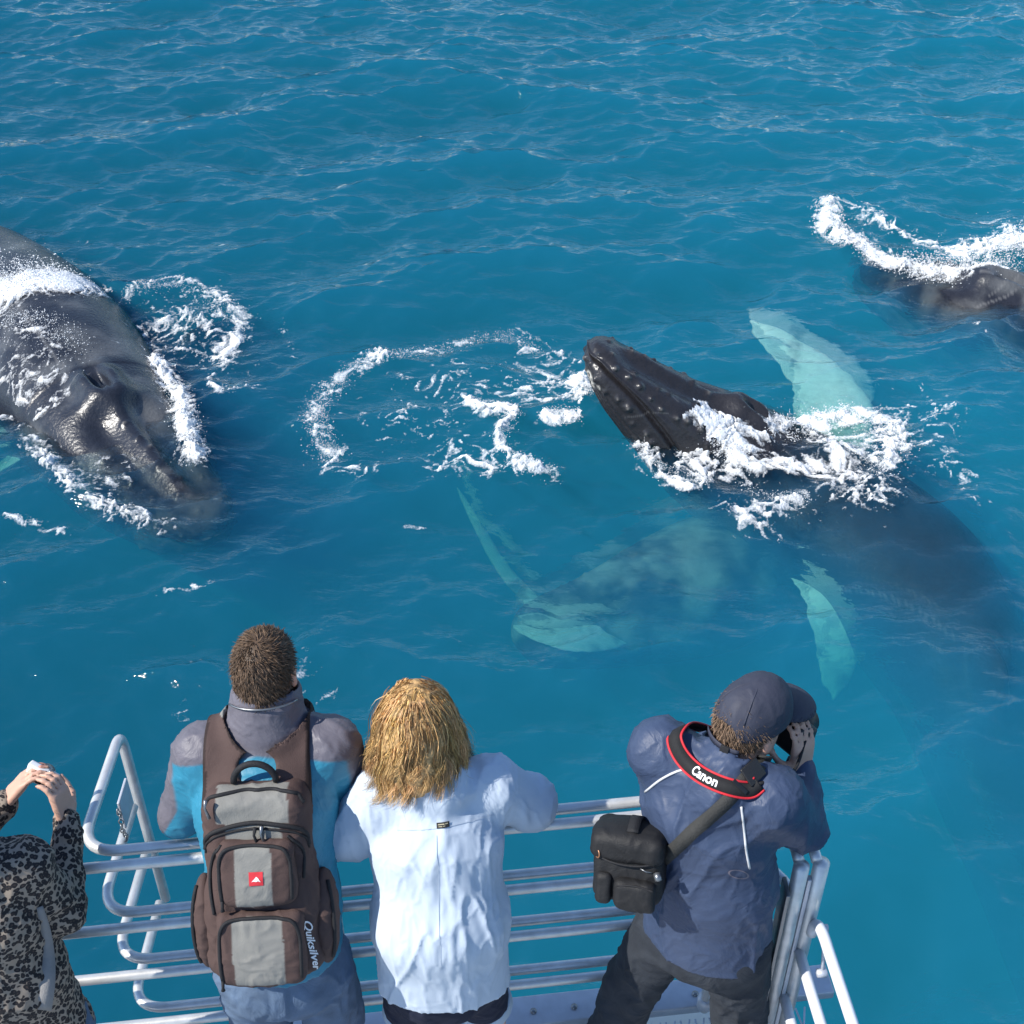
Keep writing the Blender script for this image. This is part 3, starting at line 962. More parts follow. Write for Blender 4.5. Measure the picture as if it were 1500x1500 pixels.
def foam_patch(label, x0, x1, y0, y1, st, thr=0.0, seed=0, climb=0.16):
    xs = np.arange(x0, x1, st); ys = np.arange(y0, y1, st)
    X, Y = np.meshgrid(xs, ys, indexing='ij')
    x, y = X.ravel(), Y.ravel()
    P, fo = sea_at(x, y)
    val = np.full(x.shape, -1.0)
    c = fo > 0.07
    q = np.stack([x[c], y[c], np.full(c.sum(), seed * 1.7)], 1)
    wx = fbm(q * 2.6, 2, seed + 1) * 0.22; wy = fbm(q * 2.6, 2, seed + 2) * 0.22
    qw = q + np.stack([wx, wy, 0 * wx], 1)
    nz = 0.6 * fbm(qw * [4.2, 4.2, 1], 5, seed + 3, 0.68) + 0.75 * fbm(qw * [15, 15, 1], 3, seed + 7, 0.7)
    lc = np.maximum(lace(qw[:, 0], qw[:, 1], 4.0, seed + 5), 0.8 * lace(qw[:, 0], qw[:, 1], 9.0, seed + 6))
    val[c] = 0.78 * fo[c] + 0.34 * lc * sstep(0.1, 0.4, fo[c]) + 0.85 * nz - 0.83 - thr
    keep = val > -0.30
    if not keep.any(): return None
    z = P[:, 2].copy()
    for t in np.nonzero(keep)[0]:
        o = Vector((P[t, 0], P[t, 1], 3.0))
        for bv in WHALE_BVH:
            hit = bv.ray_cast(o, Vector((0, 0, -1)), 4.0)
            if hit[0] is not None and hit[0].z > z[t]:
                z[t] = hit[0].z if hit[0].z < z[t] + climb and abs(hit[1].z) > .6 else -9
                break
    keep &= z > -5
    hgt = np.clip(val, 0, 0.5)
    z = z + 0.006 + 0.05 * hgt + 0.02 * np.clip(hgt * 4, 0, 1) * 0.5
    K = keep.reshape(X.shape)
    id_ = np.arange(X.size).reshape(X.shape)
    cell = K[:-1, :-1] & K[1:, :-1] & K[1:, 1:] & K[:-1, 1:]
    Q = np.stack([id_[:-1, :-1], id_[1:, :-1], id_[1:, 1:], id_[:-1, 1:]], 2)[cell]
    used = np.unique(Q)
    mp = np.full(X.size, -1); mp[used] = np.arange(len(used))
    V = np.stack([P[:, 0], P[:, 1], z], 1)[used]
    V[:, :2] += RNG.normal(0, st * 0.22, (len(V), 2))
    cov = (0.42 * sstep(-0.30, 0.10, val) + 0.55 * sstep(-0.05, 0.40, val))[used]
    o = mesh_np('foam', V, mp[Q], LACE_MAT, None, True, attrs={'cover': cov})
    tag(o, label, 'foam', kind='stuff')
    return o


def blob_cloud(name, label, pts, rad, mat=None):
    """Thousands of uneven little drops as one mesh."""
    pts = np.asarray(pts); n = len(pts)
    iv = np.array([(1, 0, 0), (-1, 0, 0), (0, 1, 0), (0, -1, 0), (0, 0, 1), (0, 0, -1)], float)
    it = np.array([(0, 2, 4), (2, 1, 4), (1, 3, 4), (3, 0, 4), (2, 0, 5), (1, 2, 5), (3, 1, 5), (0, 3, 5)])
    sc = RNG.uniform(0.6, 1.4, (n, 1, 3)); ja = RNG.uniform(0.8, 1.2, (n, 6, 1))
    V = (pts[:, None, :] + iv[None] * sc * ja * np.asarray(rad).reshape(-1, 1, 1)).reshape(-1, 3)
    T = (it[None] + 6 * np.arange(n)[:, None, None]).reshape(-1, 3)
    o = mesh_np(name, V, T, mat or FOAM_MAT, None, True)
    tag(o, label, 'spray', kind='stuff')
    return o


def spray(label, lines, seed, climb=0.06):
    """lines: (pixels, half width m, height m, count, drop radius m)"""
    r = np.random.default_rng(seed)
    P, R, B = [], [], []
    for pts, w, hgt, cnt, rad in lines:
        cnt = int(cnt * 0.75); rad = rad * 0.45
        c = pxl(pts, 0, 80)
        i = r.integers(0, 80, cnt)
        off = r.normal(0, w * 0.5, (cnt, 2))
        x = c[i, 0] + off[:, 0]; y = c[i, 1] + off[:, 1]
        b, _ = sea_at(x, y)
        near = np.exp(-(np.hypot(off[:, 0], off[:, 1]) / w) ** 2)
        lump = 0.5 + 0.8 * np.clip(fbm(np.stack([x * 3, y * 3, 0 * x], 1), 2, seed), -0.5, 1)
        z = b[:, 2] + np.abs(r.random(cnt) ** 1.5) * hgt * near * lump
        air = r.random(cnt) < 0.10
        z = z + air * r.random(cnt) * hgt * 0.8
        B.append(b[:, 2]); P.append(np.stack([b[:, 0], b[:, 1], z], 1)); R.append(rad * r.uniform(0.35, 1.0, cnt) ** 1.5 * np.where(air, 0.55, 1))
    P = np.vstack(P); R = np.concatenate(R); B = np.concatenate(B)
    for k in range(len(P)):
        for bv in WHALE_BVH:
            hit = bv.ray_cast(Vector((P[k, 0], P[k, 1], 3.0)), Vector((0, 0, -1)), 4.0)
            if hit[0] is not None and hit[0].z > P[k, 2] - 0.01:
                P[k, 2] = hit[0].z + R[k] * 0.4 + (P[k, 2] - B[k]) * (climb > .5) if hit[0].z < P[k, 2] + climb else -3
                break
    ok = P[:, 2] > -1
    return blob_cloud('spray', label, P[ok], R[ok])


foam_patch('curved ring of white foam on the blue water beside the lifted snout', -2.9, 0.95, 8.6, 12.2, 0.014, seed=1)
foam_patch('churned white foam around the neck of the lunging whale', 0.95, 5.6, 7.6, 11.6, 0.014, seed=2, climb=0.30)
foam_patch('white foam lacing the water around the broad dark whale', -6.6, -2.2, 8.0, 14.2, 0.014, seed=3, climb=1.2)
foam_patch('long white foam crest beside the mostly submerged whale', 3.4, 8.2, 11.7, 16.6, 0.014, seed=4)
foam_patch('small loose flecks of foam drifting on the water', -2.9, 3.6, 4.6, 8.5, 0.014, thr=-0.10, seed=5)

spray('frothing bubbles along the ring of foam', [
    ([(560, 522), (500, 555), (465, 600), (465, 640), (482, 668)], 0.13, 0.10, 3200, 0.012),
    ([(790, 502), (730, 480), (640, 500), (560, 520)], 0.12, 0.09, 1700, 0.011),
    ([(690, 590), (735, 600), (745, 625), (728, 655), (750, 690), (815, 704)], 0.10, 0.09, 2000, 0.012)], 31)
spray('white water bursting around the neck of the lunging whale', [
    ([(805, 628), (860, 622), (915, 612)], 0.11, 0.14, 1600, 0.016),
    ([(850, 560), (870, 595), (925, 612), (960, 640)], 0.10, 0.14, 1600, 0.014),
    ([(930, 650), (960, 700), (1030, 712)], 0.10, 0.08, 1200, 0.013),
    ([(980, 650), (1040, 660), (1085, 690)], 0.20, 0.22, 3000, 0.016),
    ([(1140, 635), (1190, 618), (1245, 606)], 0.18, 0.26, 2600, 0.017),
    ([(1250, 610), (1290, 650), (1275, 700)], 0.24, 0.16, 2200, 0.014),
    ([(1060, 690), (1120, 730), (1180, 740)], 0.10, 0.05, 600, 0.012)], 32)
spray('white splash thrown over the back of the broad dark whale', [
    ([(-60, 490), (20, 470), (100, 455)], 0.36, 0.50, 5200, 0.020),
    ([(0, 520), (60, 530), (110, 560)], 0.26, 0.20, 2000, 0.015),
    ([(228, 530), (250, 580), (280, 630), (295, 685)], 0.13, 0.22, 3000, 0.015),
    ([(200, 440), (250, 420), (310, 440), (340, 470)], 0.16, 0.08, 1300, 0.012)], 33, climb=1.3)
spray('long frothy splash beside the mostly submerged whale', [
    ([(1215, 310), (1228, 345), (1290, 378), (1370, 405)], 0.17, 0.22, 4200, 0.019),
    ([(1340, 385), (1400, 400), (1460, 400)], 0.26, 0.30, 3200, 0.020),
    ([(1440, 390), (1500, 365), (1560, 350)], 0.35, 0.50, 3800, 0.022)], 34)
J_M = dict(head=(-.658, 2.455, 4.525), neck=(-.66, 2.41, 4.41), chest=(-.665, 2.28, 4.20), waist=(-.66, 2.14, 3.95), pelvis=(-.65, 2.10, 3.74),
           shL=(-.835, 2.36, 4.31), shR=(-.495, 2.38, 4.32), elL=(-.925, 2.33, 4.09), elR=(-.435, 2.39, 4.09), wrL=(-.76, 2.43, 4.08), wrR=(-.56, 2.45, 4.08),
           hipL=(-.745, 2.10, 3.68), hipR=(-.555, 2.12, 3.68), knL=(-.755, 2.13, 3.34), knR=(-.54, 2.15, 3.34), anL=(-.76, 2.04, 2.99), anR=(-.53, 2.06, 2.99))
J_W = dict(head=(-.252, 2.345, 4.425), neck=(-.212, 2.29, 4.29), chest=(-.205, 2.24, 4.10), waist=(-.20, 2.13, 3.88), pelvis=(-.195, 2.12, 3.68),
           shL=(-.355, 2.29, 4.21), shR=(-.06, 2.33, 4.22), elL=(-.455, 2.28, 4.08), elR=(.05, 2.37, 4.085), wrL=(-.35, 2.45, 4.07), wrR=(-.07, 2.48, 4.07),
           hipL=(-.285, 2.12, 3.62), hipR=(-.115, 2.14, 3.62), knL=(-.315, 2.16, 3.32), knR=(-.07, 2.18, 3.32), anL=(-.32, 2.08, 2.99), anR=(-.06, 2.10, 2.99))
J_C = dict(head=(.628, 2.345, 4.44), neck=(.572, 2.265, 4.355), chest=(.535, 2.26, 4.20), waist=(.55, 2.235, 3.95), pelvis=(.56, 2.22, 3.74),
           shL=(.405, 2.35, 4.33), shR=(.68, 2.205, 4.31), elL=(.49, 2.49, 4.10), elR=(.80, 2.285, 4.10), wrL=(.665, 2.45, 4.315), wrR=(.782, 2.335, 4.275),
           hipL=(.47, 2.26, 3.68), hipR=(.65, 2.17, 3.68), knL=(.375, 2.27, 3.34), knR=(.70, 2.20, 3.34), anL=(.285, 2.20, 2.99), anR=(.72, 2.12, 2.99))
J_L = dict(head=(-1.460, 2.050, 4.460), neck=(-1.410, 2.020, 4.310), chest=(-1.390, 2.010, 4.100), waist=(-1.370, 1.970, 3.880), pelvis=(-1.360, 1.960, 3.680),
           shL=(-1.540, 2.040, 4.220), shR=(-1.255, 2.060, 4.220), elL=(-1.570, 2.140, 4.020), elR=(-1.205, 2.070, 4.010), wrL=(-1.400, 2.330, 4.150), wrR=(-1.215, 2.270, 4.150),
           hipL=(-1.450, 1.960, 3.620), hipR=(-1.270, 1.960, 3.620), knL=(-1.460, 1.980, 3.320), knR=(-1.270, 1.980, 3.320), anL=(-1.460, 1.920, 2.990), anR=(-1.270, 1.920, 2.990))
# ------------------------------------------------------------------ the boat: hull, deck edge and tube railings
ALU = plain('brushed_aluminium_tube', (0.68, 0.68, 0.67), rough=0.40, metal=0.5, var=0.28, scale=25, bump=0.3, dist=0.001)
ALU_WHITE = plain('pale_painted_tube', (0.78, 0.79, 0.82), rough=0.45, metal=0.1, var=0.08, scale=25, bump=0.2, dist=0.001)
ALU_PLATE = plain('aluminium_plate', (0.56, 0.58, 0.63), rough=0.5, metal=0.4, var=0.2, scale=18, bump=0.2)
STEEL = plain('steel_plate', (0.25, 0.26, 0.27), rough=0.35, metal=0.8, var=0.15, scale=20)
HULL_MAT = plain('white_hull_paint', (0.75, 0.77, 0.78), rough=0.35, var=0.06, scale=3)
DECK_MAT = plain('grey_deck_paint', (0.38, 0.40, 0.42), rough=0.7, var=0.15, scale=12, bump=0.6)
CORD = plain('lacing_cord', (0.66, 0.68, 0.72), rough=0.8, var=0.1, scale=90)

RE = nrm([1.517, 0.177, 0]); RO = np.array([-RE[1], RE[0], 0.0])      # along the rail, outboard
R0 = np.array([-1.173, 2.215, 0.0])
DECK_Z = 2.90


def rb(u, v, z):
    return R0 + RE * u + RO * v + np.array([0, 0, z])


boat = empty('boat', (0, 1.0, DECK_Z), 'white boat with aluminium tube railing that the onlookers lean on', 'boat')
RAIL_Z = [4.0, 3.71, 3.47, 3.20]


def arc(p, q, r, n=9):
    """Rounded corner at q between directions from p to q and q to r (p, q, r points); radius by the distance of the ends."""
    p, q, r = map(np.asarray, (p, q, r))
    t = np.linspace(0, 1, n)[:, None]
    return (1 - t) ** 2 * p + 2 * t * (1 - t) * q + t ** 2 * r


CORNER = [np.array([0.60, 2.425]), np.array([0.80, 2.445]), np.array([0.80, 2.24])]
for i, z in enumerate(RAIL_Z):
    c = [np.array([*q, z]) for q in CORNER]
    path = np.vstack([[rb(-1.6, 0, z), rb(-0.4, 0, z), rb(0.6, 0, z), rb(1.4, 0, z)], arc(c[0], c[1], c[2], 12)])
    mb = MB(); mb.tube(path, 0.0162, 16)
    mb.build('rail', ALU, boat)
# the boarding gate: a second set of tubes outside, turned outboard at its end
gate = empty('boarding_gate', (-1.1, 2.3, DECK_Z)); gate.parent = boat; gate.matrix_parent_inverse = Matrix.Translation(-Vector(boat.location))
TIP = np.array([-1.205, 2.715])
for i, z in enumerate(RAIL_Z):
    v = 0.052
    k = rb(-0.035, v, z)
    tip = np.array([TIP[0], TIP[1], z])
    out = nrm(tip - k)
    a = k + RE * 0.12; b = k + out * 0.12
    c = [np.array([q[0] + (0.05 if j else 0.0), q[1] + 0.05, z]) for j, q in enumerate(CORNER)]
    c[2][1] -= 0.05
    path = np.vstack([arc(c[2], c[1], c[0], 12), [rb(1.4, v, z), rb(0.6, v, z)], arc(a, k, b, 12), [tip - out * 0.05]])
    if i == 0:
        d = tip + np.array([0, 0, -0.07])
        path = np.vstack([path, arc(tip - out * 0.05, tip, d, 8)[1:], [[TIP[0], TIP[1], 3.6], [TIP[0], TIP[1], 3.15]]])
    mb = MB(); mb.tube(path, 0.0162, 16)
    mb.build('gate_rail', ALU, gate)
mb = MB(); mb.box([TIP[0] + .005, TIP[1] - 0.11, 3.80], (0.004, 0.05, 0.06), bev=0.002); mb.build('latch_plate', ALU_PLATE, gate)
mb = MB()
for k in range(9):
    p = np.array([TIP[0] + 0.012, TIP[1] - 0.19 + 0.006 * math.sin(k), 3.86 - k * 0.017])
    a = np.linspace(0, 2 * np.pi, 10, endpoint=False)
    ax = np.array([1, 0, 0.0]) if k % 2 else np.array([0, 1.0, 0])
    mb.tube(p + 0.011 * np.sin(a)[:, None] * np.array([0, 0, 1.0]) + 0.007 * np.cos(a)[:, None] * ax, 0.0022, 6, closed=True)
mb.build('chain', STEEL, gate)
for u, v in ((0.655, 0.0), (1.84, 0.0), (-0.9, 0.0)):
    p = rb(u, v, 0)
    mb = MB(); mb.tube([[p[0], p[1], 2.93], [p[0], p[1], 3.4], [p[0], p[1], 3.98]], 0.0162, 16)
    mb.build('post', ALU, boat)
    mb = MB(); mb.tube([[p[0], p[1], 2.955], [p[0], p[1], 3.0]], 0.027, 16)
    mb.build('post_socket', ALU_PLATE, boat)
    for z in RAIL_Z[1:]:
        mb = MB(); q = np.array([p[0], p[1], z]); mb.tube([q - RE * 0.021, q - RE * 0.014, q + RE * 0.014, q + RE * 0.021], [0.0166, 0.0185, 0.0185, 0.0166], 14); mb.build('weld', ALU_PLATE, boat)
# the double corner post with its plate
PX = np.array([0.805, 2.225])
mb = MB(); mb.tube([[PX[0], PX[1], 2.9], [PX[0], PX[1], 3.5], [PX[0], PX[1], 4.0]], 0.0225, 18); mb.build('corner_post', ALU, boat)
mb = MB(); mb.tube([[PX[0] + .058, PX[1] + .01, 2.9], [PX[0] + .058, PX[1] + .01, 3.5], [PX[0] + .058, PX[1] + .01, 4.0]], 0.0225, 18); mb.build('corner_post', ALU, boat)
mb = MB(); mb.box([PX[0] - .034, PX[1] - .012, 3.42], (0.006, 0.034, 0.50), bev=0.002); mb.build('post_plate', STEEL, boat)
mb = MB(); mb.box([PX[0] + .03, PX[1] + .002, 3.44], (0.006, 0.010, 0.5), bev=0.002); mb.build('post_web', ALU_PLATE, boat)
# side rails running aft, with rounded ends
for i, (x0, z) in enumerate(((0.872, 3.80), (0.852, 3.595), (0.838, 3.355))):
    aft = nrm([0.10, -1.0, 0])
    st = np.array([x0, 2.20, z])
    path = np.vstack([arc(st + [0, .01, -0.10], st + [0.0, 0.01, 0.01], st + aft * 0.11, 10), [st + aft * 0.8, st + aft * 2.2]])
    if i: path = np.vstack([[st + [0, .02, 0]], [st + aft * 0.1, st + aft * 0.8, st + aft * 2.2]])
    mb = MB(); mb.tube(path, 0.0162, 16); mb.build('side_rail', ALU_WHITE, boat)
mb = MB(); mb.tube([[0.905, 2.20, 3.74], [0.91, 2.15, 3.58]], 0.006, 10); mb.build('hinge_pin', ALU_PLATE, boat)
for p in ([0.898, 2.205, 3.73], [0.905, 2.15, 3.59]):
    mb = MB(); mb.tube([np.array(p) - [0.012, 0, 0], np.array(p) + [0.016, 0, 0]], 0.013, 12); mb.build('hinge_lug', ALU_PLATE, boat)
# deck edge plate, lacing, deck and hull
mb = MB(); mb.box(rb(0.35, 0.058, 2.925), (1.95, 0.055, 0.02), np.array([RE, RO, [0, 0, 1]]), 0.006); mb.build('edge_plate', ALU_PLATE, boat)
for k in range(26):
    mb = MB(); p = rb(-1.4 + k * 0.14, 0.05, 2.947); mb.tube([p, p + [0, 0, 0.004]], 0.011, 10); mb.build('bolt', STEEL, boat)
for k in range(70):
    u = -1.3 + k * 0.05
    mb = MB()
    mb.tube([rb(u, -0.035, 2.935), rb(u + 0.012, -0.10, 2.915), rb(u + 0.03, -0.16, 2.905)], 0.0035, 6)
    mb.tube([rb(u + 0.032, -0.035, 2.937), rb(u + 0.012, -0.10, 2.918), rb(u - 0.004, -0.16, 2.905)], 0.0035, 6)
    mb.build('lacing', CORD, boat)
mb = MB(); mb.tube([rb(-1.6, -0.165, 2.905), rb(2.0, -0.165, 2.905)], 0.012, 8); mb.build('lacing_bar', ALU_PLATE, boat)
mb = MB(); mb.box(rb(0.2, -2.70, 2.86), (2.0, 2.52, 0.035), np.array([RE, RO, [0, 0, 1]]), 0.01); mb.build('deck', DECK_MAT, boat)
hv, hq = [], []
prof = [(0.11, 2.90), (0.06, 2.2), (-0.12, 1.2), (-0.35, 0.2), (-0.6, -0.9)]
for (v, z) in prof:
    hv += [rb(-1.75, v, z), rb(2.10, v, z), rb(2.15 + v * 0.5, -5.2, z), rb(-1.8 - v * 0.5, -5.2, z)]
for i in range(len(prof) - 1):
    for j in range(4):
        a, b = i * 4 + j, i * 4 + (j + 1) % 4
        hq.append((b, a, a + 4, b + 4))
hq.append((0, 1, 2, 3)); hq.append((19, 18, 17, 16))
hv = np.array(hv); hv[:4, 2] -= 0.095
mesh_np('hull', hv, np.array(hq), HULL_MAT, boat, smooth=False)
# ------------------------------------------------------------------ people
SKIN = plain('skin', (0.6, 0.4, 0.3), rough=0.5, var=0.06, scale=60, bump=0.15, dist=0.001, use_col=True, spec=0.4)
HAIR = plain('hair', (0.1, 0.06, 0.03), rough=0.5, var=0.25, scale=30, use_col=True, spec=0.3)
SKIN_C = np.array([0.60, 0.36, 0.26])


def frame(f, u):
    f = nrm(f); u = np.asarray(u, float); u = nrm(u - f * (u @ f)); r = np.cross(f, u)
    return r, f, u                                                # right, forward, up


def add_hand(F, wrist, d, pn, curl, thumb_side, size=1.0, spread=0.10, bend0=0.3):
    """Palm and five fingers. d: direction of the fingers, pn: out of the palm, thumb_side: +1/-1 along d x pn."""
    d = nrm(d); pn = nrm(np.asarray(pn, float) - d * (np.asarray(pn, float) @ d)); ac = np.cross(d, pn) * thumb_side
    w = np.asarray(wrist, float); s = size
    F.add(P_box(w + d * 0.048 * s, (0.046 * s, 0.040 * s, 0.0135 * s), np.array([d, ac, pn]), 0.012 * s), 0.014)
    tips = []
    for i, (off, ln) in enumerate(((0.030, 0.072), (0.010, 0.082), (-0.011, 0.076), (-0.031, 0.060))):
        p = w + (d * 0.088 + ac * off) * s
        dd = nrm(d + ac * off * spread * 10)
        ang = bend0
        for k, fr in enumerate((0.44, 0.31, 0.25)):
            q = p + (dd * math.cos(ang) + pn * math.sin(ang)) * ln * fr * s
            F.add(P_cone(p, q, (0.0092 - 0.0008 * k) * s, (0.0086 - 0.0009 * k) * s), 0.004)
            p = q; ang += curl[i]
        tips.append(p)
    p = w + (d * 0.022 + ac * 0.036) * s
    for k, (dv, ln, ra) in enumerate((((0.55, 0.75, 0.35), 0.042, 0.013), ((0.8, 0.35, 0.5), 0.034, 0.0105), ((0.9, 0.05, 0.45), 0.027, 0.009))):
        q = p + nrm(d * dv[0] + ac * dv[1] + pn * dv[2]) * ln * s
        F.add(P_cone(p, q, ra * s, (ra - 0.0012) * s), 0.008 if k == 0 else 0.004)
        p = q
    return tips


def add_head(F, c, R, s=1.0):
    r, f, u = R; c = np.asarray(c, float)
    M = np.array([r, f, u])
    def L(x, y, z): return c + (r * x + f * y + u * z) * s
    F.add(P_ell(L(0, -0.012, 0.028), np.array((0.076, 0.096, 0.094)) * s, M), 0.02)
    F.add(P_ell(L(0, 0.030, -0.040), np.array((0.060, 0.064, 0.078)) * s, M), 0.03)
    F.add(P_cone(L(0, 0.060, -0.095), L(0, 0.075, -0.098), 0.022 * s, 0.02 * s), 0.03)
    F.add(P_cone(L(0, 0.088, 0.008), L(0, 0.112, -0.032), 0.009 * s, 0.0145 * s), 0.014)
    F.add(P_cone(L(-0.045, 0.076, 0.026), L(0.045, 0.076, 0.026), 0.012 * s, 0.012 * s), 0.02)
    F.add(P_cone(L(-0.018, 0.093, -0.062), L(0.018, 0.093, -0.062), 0.008 * s, 0.008 * s), 0.01)
    for sg in (-1, 1):
        F.sub(P_ell(L(sg * 0.031, 0.101, 0.004), np.array((0.017, 0.014, 0.011)) * s, M), 0.01)
        F.add(P_ell(L(sg * 0.031, 0.083, 0.004), np.array((0.0125,) * 3) * s, M), 0.003)
        F.add(P_ell(L(sg * 0.079, -0.006, -0.008), np.array((0.010, 0.020, 0.032)) * s, M), 0.008)
        F.sub(P_ell(L(sg * 0.089, 0.000, -0.006), np.array((0.007, 0.010, 0.018)) * s, M), 0.005)


def head_colors(V, c, R, tone):
    r, f, u = R
    q = V - np.asarray(c)
    x, y, z = q @ r, q @ f, q @ u
    col = np.ones((len(V), 3)) * tone
    col *= (1 + 0.10 * fbm(V * 22, 3, 4))[:, None]
    lip = np.exp(-((np.abs(x) / 0.024) ** 4) - ((z + 0.062) / 0.009) ** 2) * (y > 0.08)
    col = col * (1 - 0.55 * lip[:, None]) + np.array([0.45, 0.14, 0.12]) * 0.55 * lip[:, None]
    for sg in (-1, 1):
        d = np.hypot(x - sg * 0.031, z - 0.004)
        e = ((d < 0.012) & (y > 0.082) & (y < 0.105))
        col[e] = (0.75, 0.74, 0.72)
        col[e & (d < 0.0055)] = (0.04, 0.03, 0.02)
        ear = np.exp(-(((x - sg * 0.084) / 0.014) ** 2) - (y / 0.03) ** 2 - ((z + .01) / 0.035) ** 2)
        col = col * (1 - 0.4 * ear[:, None]) + np.array([0.62, 0.26, 0.19]) * 0.4 * ear[:, None]
        br = (np.abs(z - 0.027) < 0.005) & (np.abs(x - sg * 0.033) < 0.019) & (y > 0.07)
        col[br] *= 0.3
    return col


def body(name, J, R, hands, parent, tone, h=0.008, thin=1.0, leg=True):
    """The whole figure under its clothes as one surface: head, trunk, arms with fingers, legs."""
    pts = np.array(list(J.values()))
    F = Field(pts.min(0) - [0.2, 0.2, 0.12], pts.max(0) + [0.2, 0.22, 0.18], h)
    g = {k: np.array(v, float) for k, v in J.items()}
    side = nrm(g['shR'] - g['shL'])
    add_head(F, g['head'], R)
    r, f, u = R
    F.add(P_cone(g['head'] - u * 0.055 - f * 0.015, g['neck'] - [0, 0, .02], 0.054 * thin, 0.062 * thin), 0.03)
    F.add(P_cone(g['neck'] - [0, 0, .05], g['chest'], 0.065, 0.095 * thin, side, 1.4), 0.04)
    F.add(P_cone(g['chest'], g['waist'], 0.095 * thin, 0.085 * thin, side, 1.35), 0.04)
    F.add(P_cone(g['waist'], g['pelvis'], 0.085 * thin, 0.10 * thin, side, 1.4), 0.04)
    F.add(P_cone(g['shL'], g['shR'], 0.052, 0.052), 0.04)
    for s in 'LR':
        F.add(P_cone(g['sh' + s], g['el' + s], 0.046 * thin, 0.037 * thin), 0.02)
        F.add(P_cone(g['el' + s], g['wr' + s], 0.038 * thin, 0.026 * thin), 0.012)
        F.add(P_cone(g['hip' + s], g['kn' + s], 0.078 * thin, 0.052 * thin), 0.03)
        m = g['kn' + s] * 0.65 + g['an' + s] * 0.35 - np.array([0, 0.015, 0])
        F.add(P_cone(g['kn' + s], m, 0.051 * thin, 0.053 * thin), 0.02)
        F.add(P_cone(m, g['an' + s], 0.053 * thin, 0.034 * thin), 0.02)
    for hd in hands: add_hand(F, **hd)
    V, Q = F.mesh()
    V = relax(V, Q, 1, 0.4)
    col = head_colors(V, g['head'], R, tone)
    return mesh_np('body', V, Q, SKIN, parent, True, col)


def wrinkle(V, N, amp, scale, seed, stretch=(1, 1, 1), sharp=1.0):
    P = V * scale * np.asarray(stretch)
    wv = np.stack([fbm(P * 0.6, 2, seed + 50), fbm(P * 0.6, 2, seed + 60), fbm(P * 0.6, 2, seed + 70)], 1)
    n = fbm(P + wv * 0.9, 3, seed, 0.45)
    rdg = (1 - np.abs(n) * 2.2)
    rdg = np.where(rdg > 0, rdg ** (1 + sharp), rdg * 0.5)
    return V + N * (amp * (rdg - 0.35))[:, None]


def top_field(J, r, h=0.006, hem=None, flare=0.0):
    """Loose upper garment: r holds radii chest, waist, hem, shoulder, upper sleeve, elbow, cuff, k (width factor)."""
    g = {k: np.array(v, float) for k, v in J.items()}
    pts = np.array([g[k] for k in ('neck', 'chest', 'pelvis', 'shL', 'shR', 'elL', 'elR', 'wrL', 'wrR')])
    F = Field(pts.min(0) - [0.22, 0.24, 0.34], pts.max(0) + [0.2, 0.2, 0.16], h)
    side = nrm(g['shR'] - g['shL'])
    F.add(P_cone(g['waist'], g['chest'], r['waist'], r['chest'], side, r['k']), 0.05)
    low = g['pelvis'] + (g['pelvis'] - g['waist']) * 0.5
    F.add(P_cone(low, g['waist'], r['hem'], r['waist'], side, r['k']), 0.05)
    F.add(P_cone(g['chest'], g['neck'] - [0, 0, .07], r['chest'], 0.085, side, r['k']), 0.05)
    F.add(P_cone(g['shL'], g['shR'], r['sh'], r['sh']), 0.06)
    F.add(P_cone(g['neck'] - [0, 0, .06], g['neck'] - [0, 0, .02], 0.085, 0.07), 0.05)
    for s in 'LR':
        F.add(P_cone(g['sh' + s], g['el' + s], r['up'], r['el']), 0.035)
        a = g['el' + s]; b = g['wr' + s]
        F.add(P_cone(a, a + (b - a) * r.get('cut', 0.93), r['el'], r['cuff']), 0.022)
    return F, g, side


def finish(F, name, mat, parent, colfn=None, wr=None, rel=1):
    V, Q = F.mesh()
    if len(V) == 0: return None
    V = relax(V, Q, rel, 0.45)
    col = colfn(V) if colfn else None
    if wr:
        N = vnormals(V, Q)
        for w in wr: V = wrinkle(V, N, *w)
    return mesh_np(name, V, Q, mat, parent, True, col)


def trousers(J, parent, mat, r, name='trousers', low=0.0, wr=None, k=1.35, waistz=0.06, lift=0.0):
    """Legs to a fraction low of the shin (1 = ankle); stops just above the knee when low < 0."""
    g = {q: np.array(v, float) for q, v in J.items()}
    side = nrm(g['hipR'] - g['hipL'])
    pts = np.array([g[q] for q in ('pelvis', 'hipL', 'hipR', 'knL', 'knR', 'anL', 'anR')])
    F = Field(pts.min(0) - 0.16, pts.max(0) + 0.16, 0.0065)
    F.add(P_cone(g['pelvis'] + [0, 0, waistz], (g['hipL'] + g['hipR']) / 2, r[0], r[0] * 1.06, side, k), 0.04)
    for s in 'LR':
        h, kn, an = g['hip' + s], g['kn' + s], g['an' + s]
        F.add(P_ell((h + g['pelvis']) / 2 - [0, 0.05, 0.02], (0.085, 0.085, 0.10)), 0.05)
        if low >= 0:
            F.add(P_cone(h, kn, r[1], r[2]), 0.035)
            F.add(P_cone(kn, kn + (an - kn) * low, r[2], r[3]), 0.03)
        else:
            F.add(P_cone(h, h + (kn - h) * (1 + low), r[1], r[2]), 0.035)
    return finish(F, name, mat, parent, None, wr)


